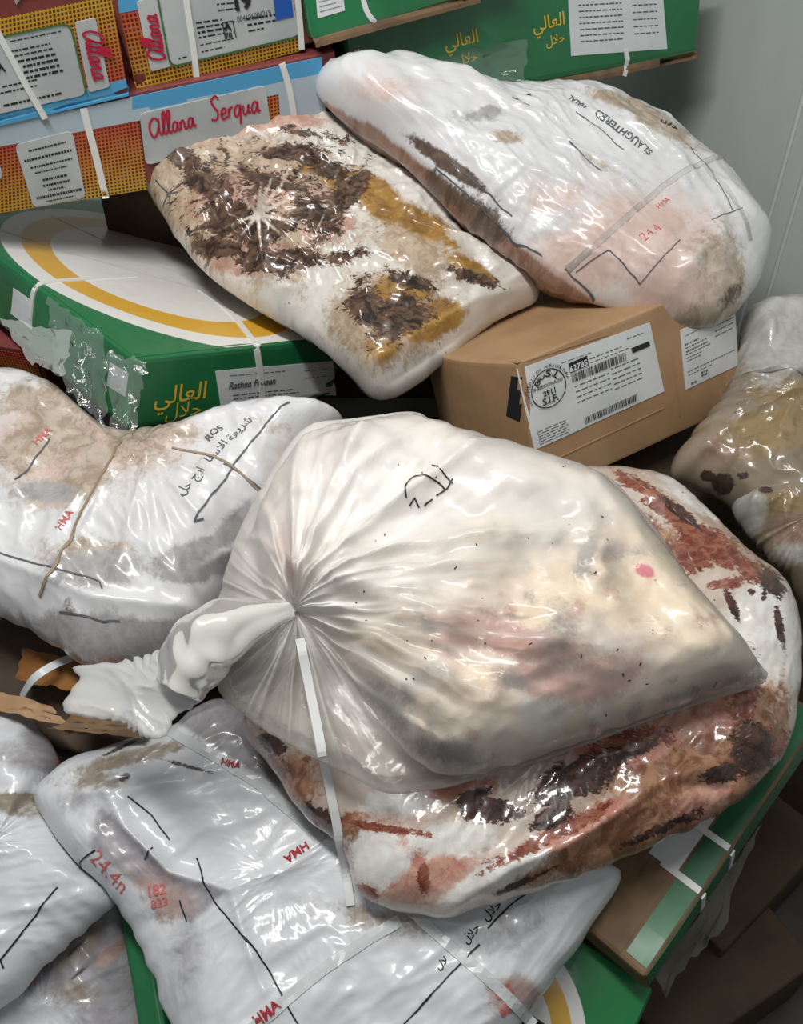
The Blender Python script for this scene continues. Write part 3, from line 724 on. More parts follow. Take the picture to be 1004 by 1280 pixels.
panel(t_, [(.006, .006), (DG[0]-.006, .006), (DG[0]-.006, DG[1]-.006), (.006, DG[1]-.006)], arcmat('ring_print', '#1f7547', ecx-.006, ecy-.006, erx, ery), 'lid_print', off=.0008, nx=24, ny=28, uv=True)
f = cG.front
p = panel(f, [(276, 510), (420, 494), (416, 451), (269, 464)], M['white_label'], 'paper_label', off=.001)
ink_text(f, 'Rathna Frozen', (285, 486), (343, 479), M['ink_grey'], 'label_text', p.obj, .03, 0, 1, .0024)
small_print(p, [(.1, .55, .85, .03), (.1, .6, .32, .04), (.1, .65, .22, .04), (.1, .4, .12, .03), (.72, .95, .8, .025), (.72, .95, .6, .025)], M['ink_grey'], seed=15)
ink_text(f, AR_AALI, (192, 507), (256, 497), M['gold'], 'gold_lettering', None, .008)
ink_text(f, AR_HALAL, (206, 524), (250, 517), M['gold'], 'gold_lettering', None, -.004)
f = cG.left
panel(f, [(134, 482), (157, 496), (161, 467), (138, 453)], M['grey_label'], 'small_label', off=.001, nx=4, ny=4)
p = panel(f, [(14, 392), (40, 412), (40, 376), (17, 360)], M['white_label'], 'small_label', off=.001, nx=4, ny=4)
ink_text(f, AR_HALAL, (106, 440), (120, 449), M['white_label'], 'pale_lettering', None, .01)
strap(cG.front, [(320, 436), (325, 465), (328, 502)], .012)
strap(t_, [(250, 363), (272, 378), (292, 396), (308, 416), (321, 437)], .012)
strap(t_, [(170, 345), (110, 349), (70, 352), (46, 358)], .011); strap(cG.left, [(47, 358), (41, 372), (38, 398)], .011)
tag(sheet('plastic_wrap', [(36, 450, 1.235), (78, 470, 1.215), (92, 416, 1.24), (0, 398, 1.27)], M['film_milky'], cG.obj, 14, 12, .004, 20, 3)[0], 'milky fold of wrap')
tag(sheet('plastic_wrap', [(140, 541, 1.20), (170, 538, 1.2), (182, 452, 1.213), (135, 440, 1.215)], M['film'], cG.obj, 10, 16, .005, 24, 5)[0])
tag(sheet('plastic_wrap', [(70, 470, 1.22), (134, 541, 1.20), (130, 420, 1.235), (60, 370, 1.26)], M['film'], cG.obj, 18, 14, .005, 22, 6)[0])
ink_lines(t_, [((0, 288), (80, 315), (255, 364)), ((60, 268), (190, 330), (300, 372)), ((150, 262), (220, 320), (330, 385))], M['strap'], .0022, 'wrap_crease', None, .001)

cP = box3('printed_carton', 'dotted red edge of a carton under the left end of the ringed green carton', ph(-240, 395, -.27), ph(46, 440, -.27), .25, .14, np.array((0, -.25, .97)), M['carton_red'], group='dotted cartons', seed=98, r=.004, bulge=.002)
panel(cP.front, [(.01, .02), (cP.D[0]-.01, .02), (cP.D[0]-.01, .13), (.01, .13)], M['dots'], 'dotted_print', off=.0016, uv=True)
# ------------------------------------------------------------------ the knotted bag on top of the heap
M['meat'] = bagmat('pale_meat', '#eee3d8', '#e3d4c5', [
    ('pale', '#f0ebe4', '#e9e2da', 14, .6, .2, (1, 1, 1), 0), ('cream', '#eadcc6', '#e2cfb4', 16, .7, .2, (1, 1, 1), 0),
    ('pink', '#c89f90', '#bf9080', 18, .9, .25, (1, 1, 1), 0), ('grey', '#978f8a', '#85796f', 20, .8, .25, (1, 1, 1), 0), ('red', '#d2667a', '#c45468', 30, .4, .15, (1, 1, 1), 0)],
    rough=.5, coat=.3, bump=.6, bscale=22)
cont = [(325, 640), (372, 556), (440, 530), (520, 520), (600, 546), (700, 577), (756, 600), (802, 648), (850, 706), (905, 772), (945, 832), (938, 850), (870, 874), (795, 902), (690, 940), (600, 966), (545, 966), (500, 930), (455, 870), (420, 815), (380, 785), (345, 760), (322, 700)]
def mott(n, seed, st):
    r_ = random.Random(seed); return [(r_.uniform(480, 920), r_.uniform(640, 930), r_.uniform(8, 26), r_.uniform(5, 14), r_.uniform(-60, 60), r_.uniform(.7, 1)*st) for _ in range(n)]
meat = Bag('meat', None, None, cont, h=0, T=.098, Tb=.045, R=.12, lump=.04, lump_s=10, crease=.012, crease_s=9, fine=.004, seed=3, ns=70, nt=220, mat=None, parent=empty('tmp', (0, 0, 0)), fit=3,
    masks={'pale': [(560, 600, 110, 50), (450, 600, 90, 80), (690, 640, 70, 40), (540, 880, 40, 50), (700, 890, 50, 30)],
           'cream': mott(20, 23, .9)+[(800, 720, 90, 70), (690, 740, 50, 60), (870, 780, 50, 50), (570, 890, 60, 40), (500, 790, 60, 30), (640, 720, 60, 30), (600, 860, 40, 30)],
           'pink': mott(26, 22, .7)+[(640, 800, 100, 22, 12), (360, 690, 25, 40), (680, 850, 60, 20, 10), (590, 790, 50, 25), (750, 850, 60, 25, -20), (410, 560, 40, 30)],
           'grey': mott(40, 21, .62)+[(735, 690, 14, 35, 20, .9), (770, 690, 40, 12, 0, .7), (560, 940, 60, 18, 10, .8), (700, 780, 25, 40, 30, .6), (480, 880, 40, 30, 40, .7), (640, 850, 30, 14, 20, .7)],  # random grey mottles paint the shadows between lumps; placed spots are meat colour
           'red': [(806, 714, 13, 8, 20)]})
bpy.data.objects.remove(meat.obj.parent)
knot_px = (378, 788)
filmol = [(272, 860), (268, 790), (280, 720), (300, 660), (332, 600), (380, 535), (445, 522), (520, 514), (560, 535), (605, 547), (700, 570), (760, 594), (805, 640), (850, 700), (905, 770), (940, 815), (964, 851), (880, 880), (800, 908), (700, 945), (600, 974), (540, 988), (482, 992), (440, 972), (400, 952), (345, 922), (300, 890)]
FOLDS = [[(378, 757), (470, 690), (560, 625), (650, 572)], [(378, 757), (500, 725), (620, 712), (748, 694)], [(378, 757), (500, 752), (625, 742)], [(378, 757), (480, 775), (600, 790), (720, 800)], [(378, 757), (480, 830), (560, 880), (640, 905)], [(378, 757), (430, 850), (500, 950)], [(378, 757), (400, 860), (420, 950)], [(378, 757), (345, 840), (310, 890)], [(378, 757), (375, 660), (385, 560)], [(378, 757), (420, 660), (470, 560)], [(378, 757), (330, 690), (300, 670)], [(378, 757), (450, 640), (540, 560)], [(378, 757), (540, 800), (700, 860)]]
def film_extra(u, v, g, px, py, TT, RR):
    o, n = kb['o'], kb['n']; sh = u.shape; H = np.full(u.size, -1.0); Pp = (o+u.ravel()[:, None]*kb['U']+v.ravel()[:, None]*kb['V'])
    nv = Vector(-n)
    for i in range(u.size):
        hit = meat.bvh.ray_cast(Vector(Pp[i]+n*.3), nv, .31)
        if hit[0] is not None: H[i] = (np.array(hit[0])-o)@n
    H = np.maximum(H.reshape(sh), .006*g)
    B = H.copy()
    for k in range(5):
        B = (B+np.roll(B, 3, 1)+np.roll(B, -3, 1)+np.r_[B[:1], B[:-1]]+np.r_[B[1:], B[-1:]])/5; B = np.maximum(B, H)
    rho = RR
    pl = ridged(TT*2.5+.15*fbm(u*9, v*9, 5, 2), rho*1.3, 71, 2, 2.6)-.28
    amp = .020*np.clip(rho/.05, 0, 1)*np.exp(-rho/.22)+.006*np.exp(-rho/.5)
    kn = .050*np.exp(-(rho/.045)**1.3)
    kb['pleat'] = np.clip(pl, 0, 1)*np.exp(-rho/.3)
    return B+.004*g+pl*amp*np.clip(g*2, 0, 1)+kn-.008*0
n_ = NH; r0_ = FW+(knot_px[0]-CX)/F*RT-(knot_px[1]-CY)/F*UP
kb = {'n': n_}; kb['o'] = CAM+r0_*(((PH-CAM)@NH)/(r0_@NH)); kb['U'] = nrm(RT-(RT@n_)*n_); kb['V'] = np.cross(n_, kb['U'])
def film_attr(u, v, g, px, py):
    m = blobs(px, py, [(470, 610, 140, 110, 0, .82), (600, 600, 120, 50, 10, .72), (560, 690, 170, 60, -15, .45), (700, 650, 100, 50, 0, .3), (760, 800, 220, 120, 0, .04), (400, 560, 60, 60, 0, .7), (330, 680, 50, 60, 0, .45), (375, 757, 60, 50, 0, .5), (420, 880, 80, 70, 0, .10)])
    th = np.arctan2(v, u); rho = np.hypot(u, v)
    pl = np.clip(ridged(th*2.5+.15*fbm(u*9, v*9, 5, 2), rho*1.3, 71, 2, 2.6)-.3, 0, 1)*np.exp(-rho/.28)
    fl = np.zeros(px.shape)
    for q_ in FOLDS:
        dd, fr = seg_dist(px, py, q_); fl = np.maximum(fl, np.exp(-(dd/5)**2)*(1-fr)**.6)
    return {'fold': np.clip(m+pl*.5+.35*fl, 0, .85)}
M['bag_film'] = filmmat('milky_bag_film', .15, '#f8f5f0', .2, .7, 'fold', 26, .3)
KN = Bag('knotted_bag', 'clear bag of pale meat knotted at its left, on top of the heap', 'bag', filmol, h=0, T=.0, Tb=.052, R=.10, centre=knot_px, lump=0, crease=.0, ridges=[(q_, 7, .011) for q_ in FOLDS], extra=film_extra,
         mat=M['bag_film'], seed=5, ns=90, nt=330, fit=3, edge_noise=.002, attrs_fn=film_attr)
meat.obj.parent = None
me_ = meat.obj.data; L_ = np.array(KN.obj.location); bpy.data.objects.remove(meat.obj)
meat.obj = mk('meat', meat.V, meat.F, M['meat'], KN.obj, luv=np.c_[(meat.V-KN.o)@KN.U, (meat.V-KN.o)@KN.Vv],
   attrs={a.name: np.array([x.value for x in a.data]) for a in me_.attributes if a.name in ('pale', 'cream', 'pink', 'grey', 'red')})
tag(meat.obj, 'pale cream and pink meat seen through the film')
# gathered neck, knot and flared end
def tube(name, P, rad, mat, parent, twist=2.0, ribs=7, amp=.12, ns=70, nt=56, flat=1.0, seed=0, attrs=None):
    P = catmull(P, 20, False); L = np.r_[0, np.cumsum(np.linalg.norm(np.diff(P, axis=0), axis=1))]; t = np.linspace(0, L[-1], ns)
    Q = np.stack([np.interp(t, L, P[:, k]) for k in range(3)], -1); R = np.interp(np.linspace(0, 1, ns), np.linspace(0, 1, len(rad)), rad)
    R = np.convolve(np.r_[[R[0]]*3, R, [R[-1]]*3], np.ones(7)/7, 'valid')
    T = np.gradient(Q, axis=0); T /= np.linalg.norm(T, axis=1)[:, None]; A = np.cross(T, NH); A /= np.linalg.norm(A, axis=1)[:, None]; B = np.cross(A, T)
    th = np.linspace(0, 2*np.pi, nt, endpoint=False); V = []; lv = []
    for i in range(ns):
        s_ = i/(ns-1); rr = R[i]*(1+amp*np.sin(ribs*th+twist*6*s_+1.5*math.sin(s_*9))*(1-.6*s_)+.35*amp*np.sin(s_*34+1.5*np.sin(th*2+1)+2*np.cos(th))*s_+.10*perlin(np.cos(th)*1.5+s_*5, np.sin(th)*1.5+s_*3, seed+2))
        V.append(Q[i]+np.outer(np.cos(th)*rr, A[i])+np.outer(np.sin(th)*rr*flat, B[i])); lv.append(np.c_[th*.03, np.full(nt, t[i])])
    V = np.concatenate(V); idx = np.arange(ns*nt).reshape(ns, nt); nx = np.roll(idx, -1, 1)
    Fc = np.stack([idx[:-1], nx[:-1], nx[1:], idx[1:]], -1).reshape(-1, 4).tolist()+[tuple(idx[0][::-1]), tuple(idx[-1])]
    return mk(name, V, Fc, mat, parent, luv=np.concatenate(lv), attrs=attrs), V
M['neck_film'] = filmmat('bunched_film', .78, '#f1f0ea', .2, .6, None, 22, .25)
neck, _ = tube('gathered_neck', [ph(388, 752, .052), ph(362, 761, .060), ph(330, 770, .062), ph(290, 782, .058), ph(256, 806, .050), ph(236, 836, .042), ph(222, 862, .036)], [.011, .013, .022, .034, .040, .036, .026], M['neck_film'], KN.obj, 1.0, 4, .10, seed=4)
tag(neck, 'twisted white neck of the bag')
kn_, _ = tube('knot', [ph(371, 742, .050), ph(379, 750, .066), ph(383, 760, .064), ph(376, 770, .050)], [.008, .011, .011, .008], M['neck_film'], KN.obj, 2, 5, .08, 24, 24, seed=8)
FL = Bag('flared_end', 'loose milky end of the tied bag', None, [(232, 806), (262, 824), (274, 850), (250, 872), (222, 892), (208, 918), (190, 924), (168, 914), (146, 900), (112, 898), (78, 886), (84, 868), (104, 850), (96, 836), (150, 828), (195, 815)], h=.012, n=NH+np.array((-.18, -.05, 0)), T=.010, Tb=.004, R=.02, centre=(190, 862), lump=.014, lump_s=8, fine=.001,
         crease=.010, crease_s=7, crease_dir=-20, crease_str=(.5, 1.8), mat=filmmat('tail_film', .55, '#eff1f0', .15, .7, None, 16, .3), seed=9, parent=KN.obj, ns=50, nt=160, fit=2, edge_noise=.006)
ink_lines(KN.surf, [((508, 622), (507, 608), (517, 597), (533, 595), (548, 603), (556, 612)), ((512, 632), (518, 622), (524, 634)), ((530, 632), (540, 624)), ((540, 582), (556, 594), (566, 604)), ((545, 620), (560, 610), (566, 598))], M['ink'], .0018, 'printed_mark')
rs_ = random.Random(5)
specks = []
for k in range(46):
    x, y = rs_.uniform(440, 900), rs_.uniform(580, 900); a = KN.surf.px(x, y); t = rs_.uniform(0, 6); l = rs_.uniform(.001, .0035)
    specks.append(line_geo(KN.surf, [a, a+l*np.array((math.cos(t), math.sin(t)))], rs_.uniform(.001, .002), .0008, .01))
tag(put(specks, M['dark_brown'], KN.obj, 'dirt_specks'), kind='stuff')

rj = random.Random(12)
def hatch(x0, y0, x1, y1, n, dx, dy, spread):
    out = []
    for k in range(n):
        t = (k+rj.uniform(-.4, .4))/n; x, y = x0+(x1-x0)*t, y0+(y1-y0)*t; l = rj.uniform(.35, 1.2); a = rj.uniform(-spread, spread); o = rj.uniform(-.3, .3)
        out.append([(x+dx*o, y+dy*o), (x+dx*(o+l*.5)+a*2, y+dy*(o+l*.5)+a), (x+dx*(o+l)+a*5, y+dy*(o+l)+a*3)])
    return out
# ------------------------------------------------------------------ the bag of red meat under it
red_st = (1.0, 4.0, 1)
M['redmeat'] = bagmat('wrapped_red_meat', '#cdbfb3', '#ae9482', [
    ('tan', '#a97f62', '#7a4f38', 14, 1.0, .14, (1, 1, 1), 0), ('pink', '#c79a86', '#b4776a', 18, .8, .16, (1, 1, 1), 0), ('white', '#e3e1dd', '#d6d2cc', 16, .8, .15, (1, 1, 1), 0),
    ('red', '#6e3024', '#97604a', 20, 1.3, .09, (1, 1.6, 1), .6), ('dark', '#2c1d1a', '#5a3d33', 18, 1.3, .06, (1, 1.6, 1), .5), ('fold', '#ded3c8', '#c9b8aa', 20, .5, .2, (1, 1, 1), 0)], rough=.4, coat=.9, coat_rough=.11, bump=.5, bscale=22, stretch=(2.2, .7, 1), rotz=-.9, streak=(15, (2.4, .8, 1), -.2, .7, '#ddd5cc'))
rm_lines = hatch(735, 930, 820, 895, 11, 8, 62, 1.6)+hatch(680, 1005, 745, 965, 7, 10, 42, 1.6)+hatch(890, 880, 950, 900, 5, 10, 60, 3)+hatch(820, 1040, 900, 990, 6, 12, -30, 3)+[[(930, 905), (945, 960)], [(780, 590), (860, 650), (930, 720)], [(800, 588), (880, 645), (950, 705)], [(770, 600), (840, 680), (870, 740)], [(860, 690), (900, 770), (930, 830)], [(985, 740), (996, 800), (990, 860)], [(790, 1050), (812, 1020), (822, 1000)]]
RM = Bag('red_meat_bag', 'bloody bag of red and white meat lying under the knotted bag', 'bag',
    [(300, 905), (330, 860), (400, 780), (560, 650), (700, 590), (765, 582), (830, 592), (880, 630), (930, 680), (975, 715), (998, 760), (1004, 820), (998, 880), (985, 935), (945, 985), (890, 1025), (800, 1065), (700, 1105), (620, 1130), (560, 1147), (500, 1140), (450, 1118), (425, 1060), (380, 1020), (345, 970)],
    h=-.125, T=.075, Tb=.075, R=.10, centre=(660, 870), lump=.018, lump_s=7, crease=.007, crease_s=9, crease_dir=50, crease_str=(.6, 1.8), seed=14, ns=100, nt=360, mat=M['redmeat'], press=[KN.bvh],
    ridges=[([(770, 590), (860, 640), (930, 700), (985, 760)], 8, .006), ([(560, 1140), (640, 1085), (700, 1060), (800, 1000)], 16, .016), ([(880, 760), (930, 840), (960, 920)], 10, .006), ([(700, 1060), (820, 980), (900, 950)], 14, .008), ([(850, 980), (905, 985), (940, 950)], 10, -.012)],
    masks={'fold': lambda x, y: np.max([.58*np.exp(-(seg_dist(x, y, q_)[0]/2.2)**2)*(1-.5*seg_dist(x, y, q_)[1]) for q_ in rm_lines], axis=0), 'red': [(800, 608, 45, 9, 28), (850, 650, 60, 14, 40), (905, 690, 45, 18, 30), (870, 690, 25, 30, 60), (940, 712, 20, 14, 40), (905, 730, 8, 25, 80), (965, 930, 22, 20), (690, 1045, 80, 10, -28, .9), (455, 1115, 25, 10, 20, .9), (530, 1100, 8, 22, 0, .9), (345, 965, 14, 30, -30, .8), (480, 1035, 60, 6, 10, .9), (930, 880, 20, 60, 10, .8), (790, 930, 70, 20, -15, .7)],
           'dark': [(720, 975, 60, 25, -25), (760, 950, 60, 12, -20), (612, 1012, 45, 16, 8), (905, 965, 28, 12, -20), (940, 935, 25, 35, 10), (965, 728, 14, 22, -30), (975, 785, 5, 28, -10), (915, 755, 5, 24, -25), (940, 740, 6, 5), (955, 745, 5, 6), (850, 640, 40, 6, 38), (690, 1020, 35, 14, -30, .9), (395, 1025, 28, 16, 40), (340, 930, 24, 14, 40, .9), (590, 995, 30, 8, -20, .9), (840, 1030, 60, 8, -25, .75), (660, 1100, 60, 4, -25, .7)],
           'tan': [(860, 930, 130, 70, -20, 1.1), (830, 1015, 150, 46, -25, 1.2), (800, 660, 70, 30, 40, .8), (690, 1080, 100, 20, -25, .7), (360, 980, 40, 50, 40, .8), (430, 1050, 60, 40, 0, .7)],
           'pink': [(790, 925, 80, 30, -15), (870, 890, 60, 30), (520, 1080, 90, 50, 0, .8), (700, 1045, 90, 16, -28), (880, 1000, 50, 25, -30, .8), (560, 980, 60, 24)],
           'white': [(950, 790, 50, 70, 20), (880, 620, 60, 20, 35), (990, 780, 12, 80, 0), (620, 1095, 70, 18, -28), (470, 1075, 40, 40, 0, .9), (560, 1050, 60, 30, 0, .8), (590, 960, 60, 16, 0, .8), (500, 1000, 50, 20, 0, .8), (830, 820, 70, 60, 0, .8)]})

# ------------------------------------------------------------------ the stained bag and the white bag above it
M['stained'] = bagmat('stained_cloth', '#ddd9d2', '#cfc9c0', [
    ('dirt', '#a8917a', '#c0ad97', 18, .9, .15, (1, 1, 1), 0), ('pink', '#b58d7c', '#c7a696', 18, .9, .14, (1, 1, 1), 0), ('tan', '#a8803f', '#8a6634', 9, .6, .12, (1, 1, 1), 0),
    ('dark', '#2e2019', '#6b5241', 17, 1.5, .06, (1, 1.5, 1), .5), ('fold', '#e6ddd2', '#d2c3b3', 20, .4, .2, (1, 1, 1), 0)], rough=.42, coat=.8, coat_rough=.12, bump=.5, bscale=24, streak=(15, (1, 2.5, 1), .5, .75, '#d9d2c8'))
star = [([(322, 268), q], 9, .011) for q in ((240, 300), (275, 215), (330, 190), (400, 170), (430, 215), (440, 290), (395, 330), (330, 350), (270, 335), (360, 170))]
stripes = [(q, 3, 0) for q in hatch(355, 190, 430, 235, 9, 26, -26, 2.5)+hatch(255, 215, 300, 300, 8, 34, 10, 2.5)+hatch(300, 325, 410, 345, 10, 10, -34, 2.5)+hatch(400, 250, 440, 300, 7, 30, -16, 3)+hatch(460, 380, 500, 420, 6, 34, -16, 3)]+[([(395, 290), (420, 235), (470, 205)], 3, 0), ([(470, 470), (520, 430), (585, 385)], 3, 0)]
SB = Bag('stained_bag', 'dirty white bag with brown and black stains, on the ringed green carton', 'bag',
    [(174, 215), (188, 185), (225, 150), (285, 132), (350, 129), (420, 140), (480, 175), (540, 230), (595, 285), (645, 330), (692, 352), (672, 374), (620, 402), (560, 452), (512, 487), (472, 499), (430, 462), (375, 418), (310, 380), (250, 335), (205, 275)],
    h=-.165, n=(.02, -.5, .86), T=.085, Tb=.075, R=.12, lump=.024, crease=.013, fine=.004, crease_s=10, seed=23, mat=M['stained'], press_below=[cF.bvh, cG.bvh], ridges=star+[([(440, 470), (520, 420), (600, 375), (680, 355)], 12, .01), ([(470, 490), (560, 430), (640, 372)], 8, -.008), ([(430, 380), (490, 345), (560, 330), (600, 345)], 14, .012), ([(480, 180), (580, 290), (640, 350)], 8, .008)],
    masks={'dark': [(320, 255, 120, 80, 20, .56), (490, 395, 55, 45, 0, .6), (225, 195, 34, 14, 30), (260, 230, 40, 18, 30), (330, 290, 50, 16, -10), (390, 270, 40, 22, 40), (345, 325, 60, 16, 0), (430, 245, 18, 45, 40), (410, 210, 40, 14, 30), (290, 270, 40, 24), (275, 310, 30, 14), (460, 385, 24, 35, -20), (500, 400, 50, 24, -20), (515, 352, 30, 10, 20), (590, 345, 40, 10, 20, .8), (370, 190, 50, 12, 0, .9), (430, 320, 40, 10, -10, .8), (330, 225, 50, 10, 20, .9), (380, 165, 60, 8, 10, .7)],
           'fold': lambda x, y: np.max([w_*np.exp(-(seg_dist(x, y, q_[0])[0]/wd_)**2)*(1-.8*seg_dist(x, y, q_[0])[1]) for q_, w_, wd_ in [(k_, .8, 3.4) for k_ in star]+[(k_, .55, 2.2) for k_ in stripes]], axis=0),
           'tan': [(470, 245, 50, 24, 38), (520, 275, 50, 20, 30, .8), (540, 400, 45, 24, -20), (500, 365, 40, 20, 0), (590, 335, 40, 12, 30, .8), (480, 430, 30, 30, 0, .7), (430, 230, 40, 18, 20, .8), (560, 300, 30, 8, 40, .6), (390, 210, 30, 14, 0, .7)],
           'pink': [(290, 155, 90, 16, -8), (400, 270, 40, 35, 0, .9), (310, 320, 60, 25), (350, 150, 60, 14, 0, .9), (300, 250, 70, 40, 0, .8)],
           'dirt': [(310, 250, 130, 90, 20), (480, 400, 70, 60, 0), (520, 310, 90, 50, 30, .7), (230, 200, 50, 40)]})
SB_lines = [((195, 225), (212, 243), (222, 240)), ((204, 262), (226, 232))]
ink_lines(SB.surf, SB_lines, M['ink_grey'], .0018)

M['whitebag'] = bagmat('white_printed_sack', '#dedfe0', '#d3d3d4', [
    ('pink', '#d9c3ba', '#cdb3a9', 10, .8, .3, (1, 1, 1), 0), ('dirt', '#a3927f', '#c0b3a4', 14, 1.1, .2, (1, 1, 1), 0), ('meat', '#8c6a5a', '#a58676', 12, .8, .2, (1, 1, 1), .5), ('dark', '#57483f', '#6c5b50', 22, .9, .15, (1, 1, 1), 0), ('grey', '#9a9898', '#aba9a9', 16, .8, .2, (1, 1, 1), 0)],
    rough=.42, coat=.7, coat_rough=.14, bump=.4, bscale=20, streak=(16, (1, 2.2, 1), .6, .5, '#e6e4e2'))
WB = Bag('white_sack', 'printed white sack in clear film leaning against the white wall', 'bag',
    [(394, 118), (400, 86), (440, 65), (500, 80), (580, 100), (660, 101), (740, 101), (800, 124), (860, 160), (920, 214), (952, 258), (964, 300), (944, 360), (905, 402), (860, 412), (820, 404), (760, 386), (690, 358), (620, 312), (560, 262), (490, 195), (430, 152)],
    h=-.075, n=(.06, -.56, .82), T=.09, Tb=.09, R=.11, lump=.018, crease=.010, fine=.0045, crease_s=8, crease_dir=-40, crease_str=(.6, 1.6), seed=33, mat=M['whitebag'], group='white sacks', press_below=[cF.bvh, SB.bvh],
    ridges=[([(400, 118), (540, 212), (640, 300), (745, 378)], 9, .012), ([(740, 110), (850, 195), (900, 270), (905, 390)], 9, .009), ([(830, 380), (870, 320), (900, 290)], 12, .012), ([(590, 350), (700, 270), (830, 185)], 5, .003)],
    masks={'pink': [(800, 300, 90, 60), (740, 320, 80, 40), (850, 360, 70, 40), (480, 110, 50, 25, 0, .7), (690, 250, 60, 30, 0, .6)],
           'meat': lambda x, y: .95*poly_mask(x, y, [(395, 122), (470, 160), (540, 214), (640, 302), (740, 376), (800, 400), (760, 420), (600, 340), (420, 160)], 12),  # lower-left side: meat showing through, plus shade put into the colour
           'dirt': [(632, 172, 20, 8, 0), (820, 150, 60, 12, 32), (770, 125, 40, 10, 20), (900, 330, 40, 60, 0, .7), (870, 400, 60, 20, -30, .8), (700, 365, 60, 14, 25, .8), (760, 210, 60, 8, 30, .5)],
           'dark': [(560, 205, 60, 10, 35), (600, 270, 60, 20, 40, .8), (560, 240, 50, 14, 40, .8), (915, 370, 30, 14, -50, .6)],
           'grey': [(612, 140, 14, 8, 0), (650, 200, 0.1, .1), (590, 145, 40, 10, 0, .6)]})
WBs = WB.surf
ink_text(WBs, 'SLAUGHTERED', (816, 190), (748, 138), M['ink_grey'], bold=.02)
ink_text(WBs, 'HALAL', (734, 133), (714, 119), M['ink_grey'], bold=.02)
ink_text(WBs, AR_HALAL, (826, 150), (846, 163), M['ink'], bold=.02)
ink_text(WBs, 'HMA', (824, 261), (838, 250), M['ink_pale_red'], bold=.0)
ink_lines(WBs, [((720, 140), (745, 158), (780, 188)), ((640, 122), (662, 132)), ((800, 355), (850, 300)), ((720, 340), (762, 312), (800, 355)), ((890, 275), (928, 260)), ((712, 176), (752, 214))], M['ink_grey'], .0013)
ink_lines(WBs, [((545, 210), (640, 302), (742, 378)), ((858, 180), (890, 215), (915, 262)), ((560, 200), (640, 270))], M['ink_grey'], .0014, 'seam_line')
ink_text(WBs, '24.4', (806, 302), (828, 286), M['ink_pale_red'], 'handwriting', None, -.012)
strap(WBs, [(702, 342), (760, 292), (830, 232), (890, 198), (918, 212)], .010, M['film_milky'], thick=.0004)
strap(WBs, [(880, 205), (918, 250), (938, 300)], .008, M['film_milky'], thick=.0004)

# ------------------------------------------------------------------ white sack on the left, under the ringed carton
SK = Bag('white_sack', 'soiled white sack under the ringed green carton, left of the knotted bag', 'bag',
    [(-90, 485), (0, 464), (55, 478), (100, 512), (140, 536), (200, 536), (265, 526), (330, 512), (385, 505), (422, 511), (434, 532), (400, 572), (360, 640), (330, 680), (300, 720), (270, 760), (255, 792), (165, 832), (112, 836), (60, 802), (0, 772), (-90, 740), (-150, 600)],
    h=-.175, n=(-.05, -.36, .93), T=.10, Tb=.07, R=.10, lump=.022, crease=.009, crease_s=8, crease_dir=-60, crease_str=(.6, 1.5), seed=41, mat=M['whitebag'], group='white sacks', press=[cG.bvh, KN.bvh],
    ridges=[([(0, 700), (120, 748), (300, 768)], 10, .010), ([(152, 552), (120, 620), (55, 738)], 5, .005)]+[([(185, 570), q], 7, .007) for q in ((150, 700), (190, 720), (225, 700), (255, 650), (270, 600))]+[([(330, 640), (290, 690), (250, 712)], 8, .008), ([(420, 515), (380, 560), (330, 640)], 10, .008)],
    masks={'dirt': [(80, 540, 80, 40, 20, .75), (75, 615, 55, 20, -15), (160, 560, 70, 30, 10, .75), (110, 690, 60, 22, 0, .8), (60, 500, 60, 25), (200, 540, 60, 18, 0, .8), (110, 590, 50, 30, 0, .7), (330, 530, 40, 20, 0, .5), (30, 560, 40, 60, 0, .7)],
           'grey': [(240, 690, 60, 14, -20), (265, 705, 50, 18, 0), (120, 710, 60, 24), (150, 795, 150, 26, 5), (60, 615, 40, 14), (290, 660, 16, 40, 40, .8), (240, 790, 60, 24, -10), (230, 720, 40, 10, 0, .9)],
           'pink': [(150, 545, 90, 40), (60, 560, 70, 60, 0, .8), (360, 560, 40, 40, 0, .5)], 'meat': lambda x, y: .62*poly_mask(x, y, [(70, 762), (160, 770), (300, 775), (250, 830), (110, 850), (60, 810)], 12),  # meat and grey masks low on the front paint the shade of that face
           'dark': [(290, 655, 6, 40, 35, .8), (240, 715, 22, 4, -30, .8), (85, 770, 12, 30, 0, .6), (215, 706, 30, 4, 20, .7)]})
SKs = SK.surf
ink_lines(SKs, [((290, 583), (338, 523), (362, 503)), ((243, 652), (290, 586)), ((243, 652), (254, 648)), ((0, 691), (60, 708), (124, 727)), ((124, 727), (127, 736)), ((75, 765), (130, 777), (150, 776)), ((18, 600), (62, 548)), ((280, 580), (330, 615), (322, 626))], M['ink_grey'], .0022)
ink_text(SKs, '\uFE8E\uFEE0\uFEB3\uFEFB\uFE8D \uFE94\uFECC\uFEF3\uFEAE\uFEB7', (262, 578), (316, 526), M['ink_grey'], bold=.005)
ink_text(SKs, '\uFEDE\uFEA3 \uFE9D\uFEAD\uFE8D', (228, 620), (256, 588), M['ink_grey'], bold=.005)
ink_text(SKs, 'ROS', (262, 552), (280, 536), M['ink_grey'], bold=.02)
ink_text(SKs, 'HMA', (46, 556), (66, 538), M['ink_pale_red'], bold=.02); ink_text(SKs, 'HMA', (76, 663), (92, 640), M['ink_pale_red'], bold=.02)
strap(SKs, [(152, 552), (130, 590), (98, 650), (66, 712), (50, 745)], .0035, M['cord'], 'cord', thick=.001); strap(SKs, [(215, 560), (270, 572), (322, 612)], .0035, M['cord'], 'cord', thick=.001)

